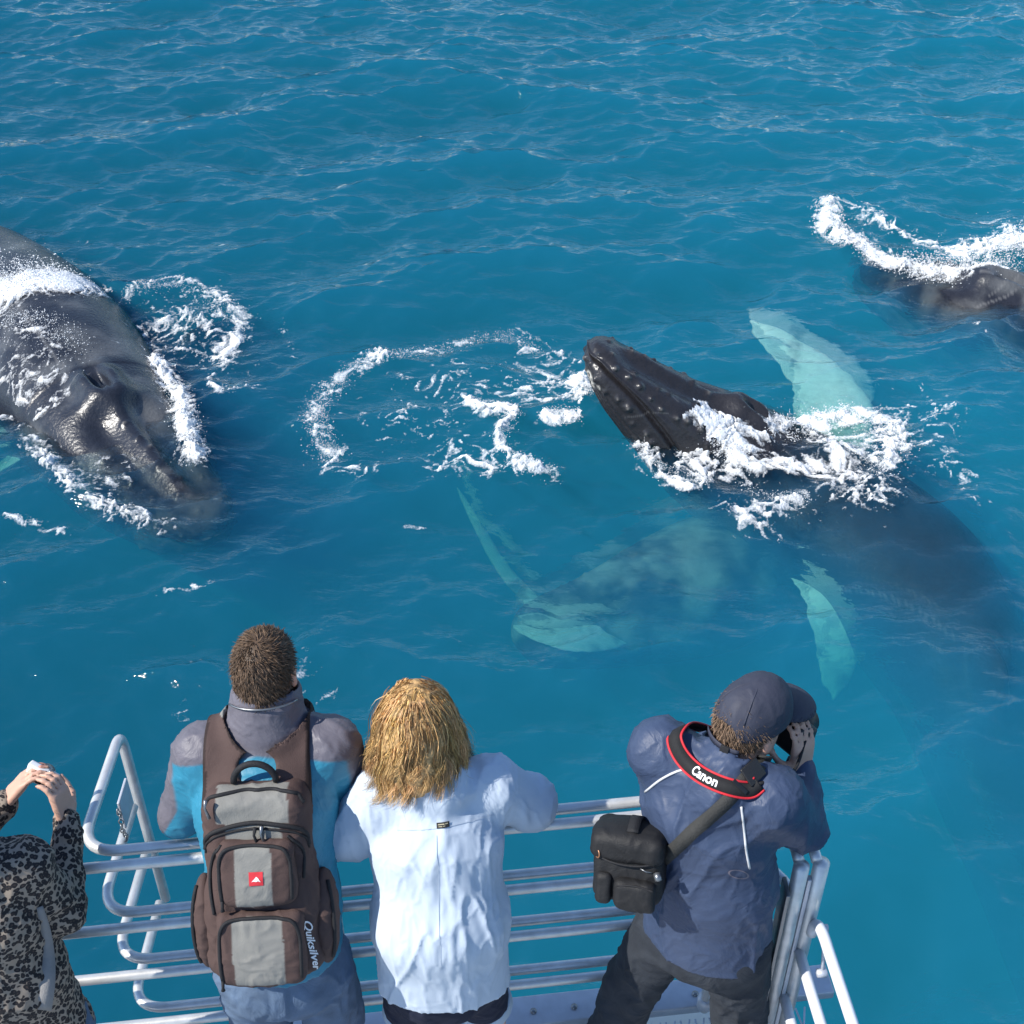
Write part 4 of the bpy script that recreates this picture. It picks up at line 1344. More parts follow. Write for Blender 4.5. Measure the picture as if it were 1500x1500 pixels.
def shoes(J, parent, mat, fwd):
    for s in 'LR':
        a = np.array(J['an' + s], float)
        F = Field(a - [0.14, 0.16, 0.12], a + [0.14, 0.26, 0.08], 0.006)
        f = nrm(fwd); b = np.array([a[0], a[1], DECK_Z + 0.035])
        F.add(P_cone(b - f * 0.05, b + f * 0.16, 0.038, 0.036), 0.02)
        F.add(P_cone(a, b, 0.045, 0.04), 0.03)
        F.cut(lambda X, Y, Z: (DECK_Z + 0.002) - Z + 0 * X + 0 * Y)
        finish(F, 'shoe', mat, parent)


def strand_tubes(P, rad, cols, flat=False):
    """P (n,k,3) hair paths -> thin three-sided tubes."""
    n, k, _ = P.shape
    T = np.gradient(P, axis=1); T /= np.linalg.norm(T, axis=2)[..., None] + 1e-9
    ref = np.array([0.31, 0.52, 0.8])
    A = np.cross(T, ref); A /= np.linalg.norm(A, axis=2)[..., None] + 1e-9
    B = np.cross(T, A)
    if flat:
        tw = np.random.default_rng(3).uniform(0, 3.14, (n, 1, 1))
        W = (A * np.cos(tw) + B * np.sin(tw)) * rad[..., None]
        V = np.stack([P - W, P + W], 2).reshape(-1, 3)
        i = np.arange(n)[:, None] * k * 2; jj = np.arange(k - 1)[None, :] * 2
        q0 = (i + jj).ravel()
        return V, np.stack([q0, q0 + 1, q0 + 3, q0 + 2], 1), np.repeat(cols.reshape(n, 1, 3), k * 2, axis=1).reshape(-1, 3)
    ring = [P + rad[..., None] * (A * math.cos(a) + B * math.sin(a)) for a in (0, 2.094, 4.189)]
    V = np.stack(ring, 2).reshape(-1, 3)
    i = np.arange(n)[:, None, None] * k * 3; j = np.arange(k - 1)[None, :, None] * 3; q = np.arange(3)[None, None, :]
    a = i + j + q; b = i + j + (q + 1) % 3
    Q = np.stack([a, b, b + 3, a + 3], 3).reshape(-1, 4)
    C = np.repeat(cols.reshape(n, 1, 3), k * 3, axis=1).reshape(-1, 3)
    return V, Q, C


def short_hair(c, R, parent, tone, hl, seed, n=3600, ln=0.016):
    r, f, u = R; c = np.asarray(c, float); M = np.array([r, f, u])
    F = Field(c - 0.16, c + 0.16, 0.005)
    F.add(P_ell(c - f * 0.012 + u * 0.028, (0.079, 0.099, 0.097), M), 0.01)
    F.add(P_ell(c - f * 0.035 - u * 0.045, (0.058, 0.058, 0.05), M), 0.03)
    def g(X, Y, Z):
        q = [(X - c[0]) * a[0] + (Y - c[1]) * a[1] + (Z - c[2]) * a[2] for a in (r, f, u)]
        return (np.interp(q[1], [-.10, -.06, -.02, .03, .085], hl) - q[2])
    F.cut(g)
    V, Q = F.mesh(); V = relax(V, Q, 1); N = vnormals(V, Q)
    rg = np.random.default_rng(seed)
    base = tone * (0.75 + 0.5 * rg.random((len(V), 1)))
    # short tufts lying along the head, whirling about the crown
    i = rg.integers(0, len(V), n)
    p0, nn = V[i] + N[i] * 0.0, N[i]
    crown = c - f * 0.055 + u * 0.10
    away = p0 - crown; away -= nn * (away * nn).sum(1)[:, None]; away /= np.linalg.norm(away, axis=1)[:, None] + 1e-6
    sw = np.cross(nn, away)
    d = away + 0.5 * sw + rg.normal(0, 0.35, (n, 3))
    l = ln * rg.uniform(0.6, 1.2, (n, 1))
    t = np.linspace(0, 1, 4)
    P = p0[:, None] + (nn * l * 0.55)[:, None] * np.sin(t * 1.7)[None, :, None] + (d * l * 0.8)[:, None] * t[None, :, None]
    rad = np.broadcast_to(0.0016 * (1 - t * 0.85)[None], (n, 4))
    cols = tone * rg.uniform(0.35, 2.3, (n, 1))
    SV, SQ, SC_ = strand_tubes(P, rad, cols)
    return mesh_np('hair', np.vstack([V, SV]), np.vstack([Q, SQ + len(V)]), HAIR, parent, True, np.vstack([base, SC_]))


def text_geo(s, size, shear=0.0, bold=0.0):
    cu = bpy.data.curves.new('lettering', 'FONT')
    cu.body = s; cu.size = size; cu.shear = shear; cu.offset = bold; cu.resolution_u = 3
    cu.align_x = 'CENTER'; cu.align_y = 'CENTER'
    ob = bpy.data.objects.new('lettering', cu); COL.objects.link(ob)
    dg = bpy.context.evaluated_depsgraph_get()
    me = bpy.data.meshes.new_from_object(ob.evaluated_get(dg))
    V = np.array([v.co[:] for v in me.vertices]); T = []
    for p in me.polygons:
        v = list(p.vertices)
        for k in range(1, len(v) - 1): T.append((v[0], v[k], v[k + 1]))
    bpy.data.objects.remove(ob); bpy.data.meshes.remove(me); bpy.data.curves.remove(cu)
    return V, np.array(T)


def ribbon(path, nor, w, off=(0.0, 1.0), thick=0.003):
    """Band along a path; nor = outward normals; across from off[0] to off[1] of width w (centred at 0.5)."""
    path = np.asarray(path, float); nor = np.asarray(nor, float)
    T = np.gradient(path, axis=0); T /= np.linalg.norm(T, axis=1)[:, None] + 1e-9
    nor = nor - T * (nor * T).sum(1)[:, None]; nor /= np.linalg.norm(nor, axis=1)[:, None] + 1e-9
    X = np.cross(T, nor)
    a = path + X * w * (off[0] - 0.5); b = path + X * w * (off[1] - 0.5)
    V = np.stack([a, b, b + nor * thick, a + nor * thick], 1).reshape(-1, 3)
    n = len(path); Q = []
    for i in range(n - 1):
        for j in range(4):
            k = (j + 1) % 4
            Q.append((i * 4 + j, i * 4 + k, i * 4 + 4 + k, i * 4 + 4 + j))
    Q += [(3, 2, 1, 0), (n * 4 - 4, n * 4 - 3, n * 4 - 2, n * 4 - 1)]
    return V, np.array(Q), X, nor


from mathutils.bvhtree import BVHTree


def surf(obs):
    """Ray caster onto the outside of some meshes."""
    V, P, n = [], [], 0
    for o in obs:
        me = o.data
        v = np.empty(len(me.vertices) * 3); me.vertices.foreach_get('co', v)
        V += [tuple(x) for x in v.reshape(-1, 3)]
        P += [tuple(i + n for i in p.vertices) for p in me.polygons]
        n += len(me.vertices)
    b = BVHTree.FromPolygons(V, P)
    def hit(o, d):
        h = b.ray_cast(Vector(o), Vector(d), 3.0)
        return None if h[0] is None else (np.array(h[0]), np.array(h[1]))
    return hit


def decal(hit, org, ax, ay, d, pts2, tris, name, mat, parent, off=0.0025):
    """Flat shape (2-D points) laid onto a surface: cast each point along d and lift it by off."""
    V = []
    last = None
    for x, y in pts2:
        o = np.asarray(org) + np.asarray(ax) * x + np.asarray(ay) * y
        h = hit(o - np.asarray(d) * 0.5, d)
        p = h[0] if h else (last if last is not None else o)
        last = p
        V.append(p - np.asarray(d) * off)
    return mesh_np(name, V, tris, mat, parent, False)


def grid2(w, h, nx=7, ny=5):
    x, y = np.meshgrid(np.linspace(-w / 2, w / 2, nx), np.linspace(-h / 2, h / 2, ny), indexing='ij')
    i = np.arange(nx * ny).reshape(nx, ny)
    q = np.stack([i[:-1, :-1], i[1:, :-1], i[1:, 1:], i[:-1, 1:]], 2).reshape(-1, 4)
    return np.stack([x.ravel(), y.ravel()], 1), q
# --- the man with the backpack
def person(name_label, J, group='onlookers at the railing'):
    p = np.array(J['pelvis'])
    return empty('person', (p[0], p[1] - 0.03, DECK_Z), name_label, 'person', group)


R_M = frame((0.06, 0.93, -0.36), (0, 0.3, 1))
man = person('man in grey and blue jacket and denim shorts wearing a backpack, leaning on the rail', J_M)
body('body', J_M, R_M, [dict(wrist=J_M['wrL'], d=(.9, .25, -.1), pn=(0, .2, -1), curl=(.5, .5, .5, .5), thumb_side=-1),
                        dict(wrist=J_M['wrR'], d=(-.9, .3, -.1), pn=(0, .2, -1), curl=(.5, .5, .5, .5), thumb_side=1)], man, SKIN_C)
short_hair(J_M['head'], R_M, man, np.array([0.085, 0.055, 0.035]), [-.066, -.060, -.005, .040, .06], 5, ln=.014)
FJ, gM, sideM = top_field(J_M, dict(chest=.142, waist=.138, hem=.142, sh=.078, up=.080, el=.064, cuff=.046, k=1.28, cut=.95))
# a stand-up collar
nb = gM['neck']; hd = nrm(gM['head'] - nb)
FJ.add(P_cone(nb - hd * 0.03, nb + hd * 0.055, 0.098, 0.092, sideM, 1.05), 0.03)
FJ.sub(P_cone(nb + hd * 0.035, nb + hd * 0.14, 0.075, 0.086, sideM, 1.05), 0.01)
FJ.cut(lambda X, Y, Z: 3.80 - Z + 0 * X + 0 * Y)
BT, BB = np.array([-.668, 2.185, 4.425]), np.array([-.652, 1.925, 3.90])
bu = nrm(BT - BB); bs = nrm(np.array([1, .04, 0]) - bu * (np.array([1, .04, 0]) @ bu)); bn = np.cross(bs, bu)
bc = (BT + BB) / 2


def jacket_cols(V):
    q = V - bc
    s_, u_ = q @ bs, q @ bu
    grey = np.array([0.135, 0.127, 0.152]); teal = np.array([0.03, 0.215, 0.33]); navy = np.array([0.02, 0.028, 0.045])
    tz = u_ + 0.03 * np.abs(s_) / 0.2
    t = sstep(0.302, 0.294, tz + 0.0 * s_)
    armL = sstep(-0.235, -0.25, s_) * 1.0; armR = sstep(0.225, 0.24, s_)
    cut = 0.150 - (np.abs(s_) - 0.22) * 1.6
    ta = sstep(cut + .005, cut - .005, u_)
    a = np.maximum(armL, armR)
    t = t * (1 - a) + ta * a
    c = grey * (1 - t[:, None]) + teal * t[:, None]
    nv = (V[:, 2] < 4.105) & (np.abs(s_) > 0.20) & (V[:, 1] > 2.30)
    c[nv] = c[nv] * 0.3 + navy * 0.7
    return c


NYLON_C = fabric('crinkled_nylon', (.2, .2, .2), rough=0.5, var=0.06, scale=30, bump=0.15, weave=500, fold=0.006, fold_scale=10, use_col=True, spec=0.4)
jk = finish(FJ, 'jacket', NYLON_C, man, jacket_cols, [(0.006, 6.0, 3, (1, 1, .7), 2.0), (0.0025, 15, 8, (1, 1, 1), 2.4)])
DENIM_L = fabric('pale_denim', (0.105, 0.155, 0.235), rough=0.85, var=0.45, scale=14, bump=0.5, weave=420, fold=0.010, fold_scale=9)
trousers(J_M, man, DENIM_L, (.118, .100, .090, .085), 'shorts', low=-0.06, wr=[(0.010, 8, 5, (1, 1, .7), .5)])
SHOE = plain('shoe_leather', (0.10, 0.09, 0.085), rough=0.6, var=0.2)
shoes(J_M, man, SHOE, (0.05, 1, 0))
# collar zip
mb = MB(); a = np.linspace(math.pi * 1.18, math.pi * 1.82, 14); cf = np.cross(sideM, hd)
mb.tube([nb + hd * 0.062 + sideM * 0.106 * math.cos(q) + nrm(np.cross(hd, sideM)) * 0.103 * math.sin(q) for q in a], 0.003, 6)
mb.build('collar_zip', STEEL, jk)

# --- backpack
BROWN = np.array([0.082, 0.052, 0.046]); GREYP = np.array([0.23, 0.225, 0.205])
PACK = fabric('ripstop_cloth', (.1, .1, .1), rough=0.8, var=0.10, scale=50, bump=0.5, weave=380, fold=0.004, fold_scale=9, use_col=True)
BLACKW = fabric('black_webbing', (0.018, 0.018, 0.020), rough=0.7, var=0.2, scale=80, bump=0.6, weave=300)
pack = empty('backpack', tuple(BB + bn * -0.06), "brown and grey backpack with a red square badge, on the man's back", 'backpack')
MB3 = np.array([bs, bu, bn])


def bp(s, u, n=0.0):
    return bc + bs * s + bu * u + bn * n


FP = Field(bc - 0.42, bc + 0.42, 0.0058)
FP.add(P_box(bp(0, -.02, -.085), (.140, .265, .085), MB3, .055), 0.02)
FP.add(P_box(bp(0, -.15, -.09), (.152, .14, .088), MB3, .055), 0.04)
FP.v = np.maximum(FP.v, -0.2)
V, Q = FP.mesh(); V = relax(V, Q, 1)


def pack_cols(V, cen=0.078, lo=-9, hi=9):
    q = V - bc; s_, u_, n_ = q @ bs, q @ bu, q @ bn
    g = ((np.abs(s_ + 0.004) < cen + 0.02 * (u_ > 0.16)) & (n_ > -0.06) & (u_ > lo) & (u_ < hi))
    return np.where(g[:, None], GREYP, BROWN)


N = vnormals(V, Q)
col = pack_cols(V, 0.072, 0.02)
V = wrinkle(V, N, 0.006, 8, 12)
pack_main = mesh_np('main_compartment', V, Q, PACK, pack, True, col)
PKS = [pack_main]
for nm, cu, hh, cen, th in (('upper_pocket', .030, (.100, .088, .030), .047, 13), ('lower_pocket', -.180, (.114, .102, .036), .066, 14)):
    F = Field(bp(0, cu) - .2, bp(0, cu) + .2, .005)
    F.add(P_box(bp(0, cu, .005), hh, MB3, .028), .01)
    F.add(P_ell(bp(0, cu - hh[1] * .25, .012), (hh[0] * .92, hh[1] * .8, hh[2] * 1.0), MB3), .03)
    V, Q = F.mesh(); V = relax(V, Q, 1); col = pack_cols(V, cen, cu - hh[1] * .93, cu + hh[1] * .93)
    V = wrinkle(V, vnormals(V, Q), .004, 10, th)
    pk = mesh_np(nm,  V, Q, PACK, pack, True, col)
    PKS.append(pk)
    hk = surf([pk])
    arch = [(-.90, -.75), (-.92, -.2), (-.90, .45), (-.78, .80), (-.5, .90), (0, .93), (.5, .90), (.78, .80), (.90, .45), (.92, -.2), (.90, -.75)]
    pth = []
    for x, y in crom(np.array(arch), 44):
        h = hk(bp(hh[0] * x, cu + hh[1] * y, .3), -bn)
        if h: pth.append(h[0] + bn * .0015)
    m2 = MB(); m2.tube(pth, .0052, 7); m2.build('zip', BLACKW, pk)
    m2 = MB(); e = np.array(pth[0]); m2.tube([e, e - bu * .02 + bn * .004, e - bu * .028 + bn * .003], [.005, .004, .006], 7); m2.build('zip_pull', BLACKW, pk)
for sg in (-1, 1):
    c0 = bp(sg * .158, -.150, -.085)
    F = Field(c0 - .2, c0 + .2, .005)
    F.add(P_ell(c0, (.038, .135, .066), MB3), .02)
    V, Q = F.mesh(); V = wrinkle(V, vnormals(V, Q), .004, 12, 21 + sg)
    sp_ = mesh_np('side_pocket', V, Q, PACK, pack, True, np.ones((len(V), 3)) * BROWN)
    PKS.append(sp_)
    m2 = MB(); t = np.linspace(-.105, .115, 16)
    m2.tube([c0 + bu * x + bs * sg * .028 * math.sqrt(max(0, 1 - (x / .135) ** 2)) + bn * .050 * math.sqrt(max(0, 1 - (x / .135) ** 2)) for x in t], .0055, 7)
    m2.build('zip', BLACKW, sp_)
# main zip, its pulls, grab loop, bottom seam
hitP = surf(PKS)
def surf_tube(p2, rad, name, mat, par):
    P = []
    for x, y in crom(np.array(p2, float), 48):
        h = hitP(bp(x, y, .3), -bn)
        if h: P.append(h[0] + bn * .001)
    m2 = MB(); m2.tube(P, rad, 8); return m2.build(name, mat, par)
surf_tube([(-.134, .085), (-.128, .118), (-.09, .146), (0, .163), (.09, .150), (.128, .125), (.134, .085)], .0062, 'zip', BLACKW, pack)
surf_tube([(-.134, .075), (-.126, .106), (-.09, .132), (0, .147), (.09, .136), (.126, .112), (.134, .075)], .0035, 'zip', BLACKW, pack)
surf_tube([(-.128, .205), (-.10, .232), (0, .240), (.10, .234), (.128, .205)], .0055, 'zip', BLACKW, pack)
surf_tube([(-.118, -.085), (-.126, .0), (-.112, .070), (-.085, .112)], .0045, 'zip', BLACKW, pack)
surf_tube([(.118, .0), (.122, .06), (.112, .095), (.085, .125)], .0045, 'zip', BLACKW, pack)
for s0, u0, l0 in ((.005, .155, .055), (.022, .158, .05), (-.115, .235, .05)):
    m2 = MB(); m2.tube([bp(s0, u0, .012), bp(s0 - .004, u0 - .02, .015), bp(s0 + .006, u0 - l0, .012)], [.006, .0035, .005], 7); m2.build('zip_pull', STEEL if l0 < .055 else BLACKW, pack)
m2 = MB(); t = np.linspace(0, math.pi, 15)
m2.tube([bp(.055 * math.cos(a), .250 + .055 * math.sin(a), -.06 + .012 * math.sin(a)) for a in t], .009, 8); m2.build('grab_loop', BLACKW, pack)
# yoke and straps lying on the jacket
def yoke(X, Y, Z):
    x, y, z = X - bc[0], Y - bc[1], Z - bc[2]
    s_ = x * bs[0] + y * bs[1] + z * bs[2]; u_ = x * bu[0] + y * bu[1] + z * bu[2]; n_ = x * bn[0] + y * bn[1] + z * bn[2]
    outer = np.abs(s_ + 0.004) - (0.140 + 0.05 * np.clip(.30 - u_, 0, .3))
    neck = 0.095 * (1 - np.sqrt(((s_ + .004) / .092) ** 2 + ((u_ - .475) / .165) ** 2 + 1e-6))
    hole = 0.045 * (1 - np.sqrt((s_ / .050) ** 2 + ((u_ - .272) / .045) ** 2 + 1e-6))
    return np.maximum(np.maximum(np.maximum(outer, neck), hole), 0.14 - u_)
FY = FJ.shell(0.014, yoke)
FY.sub(P_cone(gM['neck'] - hd * 0.02, gM['neck'] + hd * 0.16, 0.112, 0.125, sideM, 1.0), 0.006)
V, Q = FY.mesh(); V = relax(V, Q, 4)
q = V - bc; s_, u_ = q @ bs, q @ bu
col = np.where(((s_ < -.075) & (u_ > .385))[:, None], GREYP * 1.1, BROWN)
col = np.where(((np.abs(s_ + .004) > .131) | (((s_ + .004) / .102) ** 2 + ((u_ - .475) / .175) ** 2 < 1))[:, None], BROWN * .35, col)
mesh_np('shoulder_strap', V, Q, PACK, pack, True, col)
RED = plain('red_badge', (0.62, 0.03, 0.04), rough=0.6, var=0.05)
WHITE_P = plain('white_print', (0.80, 0.80, 0.80), rough=0.6, var=0.04)
g2, gq = grid2(.036, .036)
bdg = decal(hitP, bp(.004, .030), bs, bu, -bn, g2, gq, 'badge', RED, pack, .002)
mtn = np.array([(-.012, -.007), (-.004, .001), (.001, .007), (.006, .003), (.009, -.002), (.0125, -.007), (.006, -.004), (0, -.006), (-.006, -.005), (0, -.001)])
decal(hitP, bp(.004, .030), bs, bu, -bn, mtn, np.array([(9, i, (i + 1) % 9) for i in range(9)]), 'badge_emblem', WHITE_P, bdg, .0035)
tv, tt = text_geo('Quiksilver', 0.046, 0.55, 0.0010)
decal(hitP, bp(.128, -.185), nrm(-bu + bs * .16), nrm(bs + bu * .16), nrm(-bn - bs * .55), [(v[0] * .80, v[1] * .75) for v in tv], tt, 'lettering', WHITE_P, pack, .003)

# --- the woman in the pale shirt
R_W = frame((0.18, 0.93, -0.30), (0, 0.3, 1))
woman = person('blonde woman in a loose pale blue shirt leaning on the rail', J_W)
body('body', J_W, R_W, [dict(wrist=J_W['wrL'], d=(.9, .25, -.1), pn=(0, .2, -1), curl=(.5, .5, .5, .5), thumb_side=-1, size=.9),
                        dict(wrist=J_W['wrR'], d=(-.9, .3, -.1), pn=(0, .2, -1), curl=(.5, .5, .5, .5), thumb_side=1, size=.9)], woman, SKIN_C * 1.05, thin=.94)
FS, gW, sideW = top_field(J_W, dict(chest=.132, waist=.142, hem=.152, sh=.070, up=.082, el=.078, cuff=.056, k=1.26, cut=.7))
nb = gW['neck']; hw = nrm(gW['head'] - nb)
FS.add(P_cone(nb - hw * 0.03, nb + hw * 0.018, 0.086, 0.078, sideW, 1.05), 0.025)
FS.sub(P_cone(nb + hw * 0.01, nb + hw * 0.12, 0.066, 0.075, sideW, 1.05), 0.008)
FS.cut(lambda X, Y, Z: 3.652 - Z - 0.50 * (Y - 2.0) + 0 * X)
SHIRT = fabric('pale_cotton', (0.53, 0.605, 0.695), rough=0.85, var=0.03, scale=20, bump=0.2, weave=600, fold=0.004, fold_scale=5)
sh = finish(FS, 'shirt', SHIRT, woman, None, [(0.009, 4.2, 40, (1.4, 1, .35), 2.2), (0.0030, 13, 47, (1.4, 1, .45), 2.6)])
# seams: yoke and centre pleat, laid on the cloth
def band(F, off, fn, name, mat, parent, rel=1):
    V, Q = F.shell(off, fn).mesh()
    if len(V) == 0: return None
    return mesh_np(name, relax(V, Q, rel), Q, mat, parent, True)
backW = lambda X, Y, Z: 0 * X + Y - (2.22 + 0 * Z)
hitS = surf([sh])
g2, gq = grid2(.034, .015)
dv = nrm([0, .8, -.6])
decal(hitS, aty(644, 1233, 2.05), nrm([1, .1, .06]), nrm([-.06, .6, .8]), dv, g2, gq, 'woven_label', plain('black_label', (0.02, 0.02, 0.018), rough=.7), sh, .003)
for x0, x1, y0, y1 in ((-.013, .004, .0010, .0036), (.006, .013, .0012, .0042), (-.012, -.002, -.0038, -.0022), (.0, .006, -.0034, -.0018)):
    decal(hitS, aty(644, 1233, 2.05), nrm([1, .1, .06]), nrm([-.06, .6, .8]), dv, [(x0, y0), (x1, y0), (x1, y1), (x0, y1)], np.array([(0, 1, 2, 3)]), 'label_stitching', plain('tan_thread', (0.45, 0.40, 0.26), rough=.7), sh, .0045)
SEAM = fabric('seam_cotton', (0.49, 0.565, 0.655), rough=0.85, var=0.03)
s2 = [(x, 0.0 + .0011 * k) for x in np.linspace(-.125, .135, 40) for k in (-1, 1)]
decal(hitS, aty(644, 1236, 2.05), nrm([1, .1, .06]), nrm([-.06, .6, .8]), dv, s2, np.array([(2 * i, 2 * i + 2, 2 * i + 3, 2 * i + 1) for i in range(39)]), 'yoke_seam', SEAM, sh, .0022)
s2 = [(.0011 * k, y) for y in np.linspace(-.02, -.40, 60) for k in (-1, 1)]
decal(hitS, aty(634, 1236, 2.05), nrm([1, .1, .06]), nrm([-.02, .45, .9]), dv, s2, np.array([(2 * i, 2 * i + 2, 2 * i + 3, 2 * i + 1) for i in range(59)]), 'centre_seam', SEAM, sh, .0022)
# dark shorts with pale turned-up cuffs
NAVY = fabric('navy_cotton', (0.012, 0.016, 0.035), rough=0.85, var=0.2, scale=30, bump=0.3, weave=500, fold=0.006)
sho = trousers(J_W, woman, NAVY, (.108, .086, .080, .08), 'shorts', low=-0.42, wr=[(0.006, 9, 55)])
CUFF = fabric('pale_cuff', (0.42, 0.50, 0.58), rough=0.85, var=0.1, scale=30, bump=0.3)
for s in 'LR':
    h_, k_ = np.array(J_W['hip' + s]), np.array(J_W['kn' + s]); d_ = nrm(k_ - h_); L_ = np.linalg.norm(k_ - h_)
    c0 = h_ + d_ * L_ * .70
    F = Field(c0 - .16, c0 + .16, .006); F.add(P_cone(c0 - d_ * .02, c0 + d_ * .02, .0835, .0845), .01)
    F.cut(lambda X, Y, Z: np.abs((X - c0[0]) * d_[0] + (Y - c0[1]) * d_[1] + (Z - c0[2]) * d_[2]) - .024)
    finish(F, 'cuff', CUFF, sho)
shoes(J_W, woman, SHOE, (0.05, 1, 0))


def long_hair(c, R, parent, seed):
    r, f, u = R; c = np.asarray(c, float); rg = np.random.default_rng(seed)
    F = Field(c - [.22, .24, .30], c + [.22, .22, .18], .006)
    M = np.array([r, f, u])
    F.add(P_ell(c - f * .012 + u * .03, (.088, .108, .104), M), .02)
    F.add(P_ell(c - f * .045 - u * .03, (.086, .075, .105), M), .04)
    F.add(P_ell(c - f * .050 - u * .10, (.080, .050, .072), M), .04)
    F.cut(lambda X, Y, Z: ((X - c[0]) * f[0] + (Y - c[1]) * f[1] + (Z - c[2]) * f[2]) - 0.055 - 0.9 * np.maximum(0, ((X - c[0]) * u[0] + (Y - c[1]) * u[1] + (Z - c[2]) * u[2]) - .03))
    V, Q = F.mesh(); V = relax(V, Q, 1); Nv = vnormals(V, Q)
    V = wrinkle(V, Nv, .012, 16, seed, (1.6, 1.6, .6), .5)
    tone = np.array([0.64, 0.40, 0.175])
    cap = tone * (0.45 + 0.55 * rg.random((len(V), 1)))
    nl, per, K = 200, 50, 14
    Ps, Cs = [], []
    part = c + u * .125 + f * .02
    for i in range(nl):
        az = rg.uniform(-2.55, 2.55); el = rg.uniform(.15, 1.35)
        d0 = nrm(-f * math.cos(az) * math.cos(el) + r * math.sin(az) * math.cos(el) + u * math.sin(el))
        root = c - f * .012 + u * .03 + (r * (d0 @ r) * .086 + f * (d0 @ f) * .106 + u * (d0 @ u) * .104)
        p = root.copy(); out = nrm(d0 - u * (d0 @ u) * .6); pts = [p.copy()]
        ln = rg.uniform(.10, .215) + .09 * math.sin(el) + .035 * max(0, -math.sin(az)); v = nrm(out * .30 + u * .05 - np.array([0, 0, .5]))
        ph = 2.6 * az + 1.4 * math.sin(4 * el) + rg.normal(0, .5); fr = rg.uniform(1.5, 2.1); am = rg.uniform(.010, .018)
        for k in range(K - 1):
            t = (k + 1) / (K - 1)
            v = nrm(v + np.array([0, 0, -1]) * .22 + out * (.0 if t < .6 else .06))
            p = p + v * ln / (K - 1)
            q = p - (c - f * .012 + u * .02)
            e = math.sqrt((q @ r / .088) ** 2 + (q @ f / .110) ** 2 + (q @ u / .108) ** 2)
            if e < 1: p = p + q * (1 / max(e, .3) - 1)
            q = p - (c - f * .05 - u * .07); e = math.sqrt((q @ r / .092) ** 2 + (q @ f / .06) ** 2 + (q @ u / .10) ** 2)
            if e < 1: p = p + q * (1 / max(e, .3) - 1)
            pts.append(p + np.cross(v, out) * am * math.sin(ph + t * fr * 6.28) * t + out * am * .7 * math.cos(ph + t * fr * 6.28) * t)
        G = np.array(pts)
        tt = np.linspace(0, 1, K)
        w = .011 * (1 - .7 * tt) + .002
        offs = rg.normal(0, .5, (per, 1, 3)) * w[None, :, None] + rg.normal(0, .0007, (per, K, 3))
        offs[:2] += rg.normal(0, .02, (2, 1, 3)) * (tt ** 1.5)[None, :, None]
        offs += (rg.normal(0, .0065, (per, 1, 3)) * (tt ** 2)[None, :, None])
        Ps.append(G[None] + offs)
        lc = tone * rg.uniform(.35, 1.35)
        Cs.append(lc * rg.uniform(.75, 1.3, (per, 1)) * np.array([1, rg.uniform(.94, 1.06), rg.uniform(.85, 1.1)]))
    P = np.vstack(Ps); C = np.vstack(Cs)
    rad = np.broadcast_to((.00085 * (1 - .75 * np.linspace(0, 1, K) ** 2))[None], P.shape[:2])
    SV, SQ, SC_ = strand_tubes(P, rad, C, True)
    return mesh_np('hair', np.vstack([V, SV]), np.vstack([Q, SQ + len(V)]), HAIR, parent, True, np.vstack([cap, SC_]))


long_hair(J_W['head'], R_W, woman, 71)
# --- the man with the cap and the camera
R_C = frame((0.80, 0.56, -0.22), (0.1, 0.12, 1))
capman = person('man in navy jacket, cap and dark jeans aiming a camera beside the corner post', J_C)
rC, fC, uC = R_C
body('body', J_C, R_C, [dict(wrist=J_C['wrR'], d=(-.02, .12, 1), pn=(-.56, .8, 0), curl=(.4, .4, .4, .4), thumb_side=1, bend0=.25),
                        dict(wrist=J_C['wrL'], d=(.85, .25, .25), pn=(.2, -.3, 1), curl=(.6, .6, .6, .6), thumb_side=-1, bend0=.4)], capman, SKIN_C)
short_hair(J_C['head'], R_C, capman, np.array([0.13, 0.085, 0.055]), [-.040, -.036, -.01, .03, .09], 15, n=3800, ln=.012)
FC, gC, sideC = top_field(J_C, dict(chest=.142, waist=.148, hem=.155, sh=.082, up=.086, el=.070, cuff=.046, k=1.24, cut=.97))
nb = gC['neck']; hd = nrm(gC['head'] - nb)
FC.add(P_cone(nb - hd * .05, nb + hd * .01, .100, .084), .03)
FC.sub(P_cone(nb - hd * .0, nb + hd * .12, .068, .078), .008)
FC.cut(lambda X, Y, Z: 3.715 - Z + 0.10 * (Y - 2.2) + .0 * X)
NYLON_N = fabric('navy_nylon', (0.045, 0.066, 0.122), rough=0.5, var=0.08, scale=25, bump=0.15, weave=500, fold=0.010, fold_scale=7, spec=0.35)
jc = finish(FC, 'jacket', NYLON_N, capman, None, [(0.009, 4.5, 80, (1.2, 1, .55), 2.2), (0.0035, 12, 88, (1, 1, .8), 2.6)])
# hood collar and white undershirt
UNDER = fabric('white_undershirt', (0.75, 0.75, 0.74), rough=.85)
F = Field(nb - .2, nb + .2, .005); F.add(P_cone(nb - hd * .02, nb + hd * .012, .082, .074), .01); F.sub(P_cone(nb - hd * .05, nb + hd * .1, .062, .066), .006)
finish(F, 'undershirt', UNDER, capman)
JEAN_D = fabric('black_denim', (0.028, 0.033, 0.042), rough=0.8, var=0.5, scale=16, bump=0.5, weave=420, fold=0.012, fold_scale=8)
trousers(J_C, capman, JEAN_D, (.122, .100, .082, .078), 'jeans', low=0.96, wr=[(0.011, 8, 90, (1, 1, .8), .6)])
SNEAK = plain('white_sneaker', (0.66, 0.67, 0.70), rough=.6, var=.1)
shoes(J_C, capman, SNEAK, (.3, .95, 0))
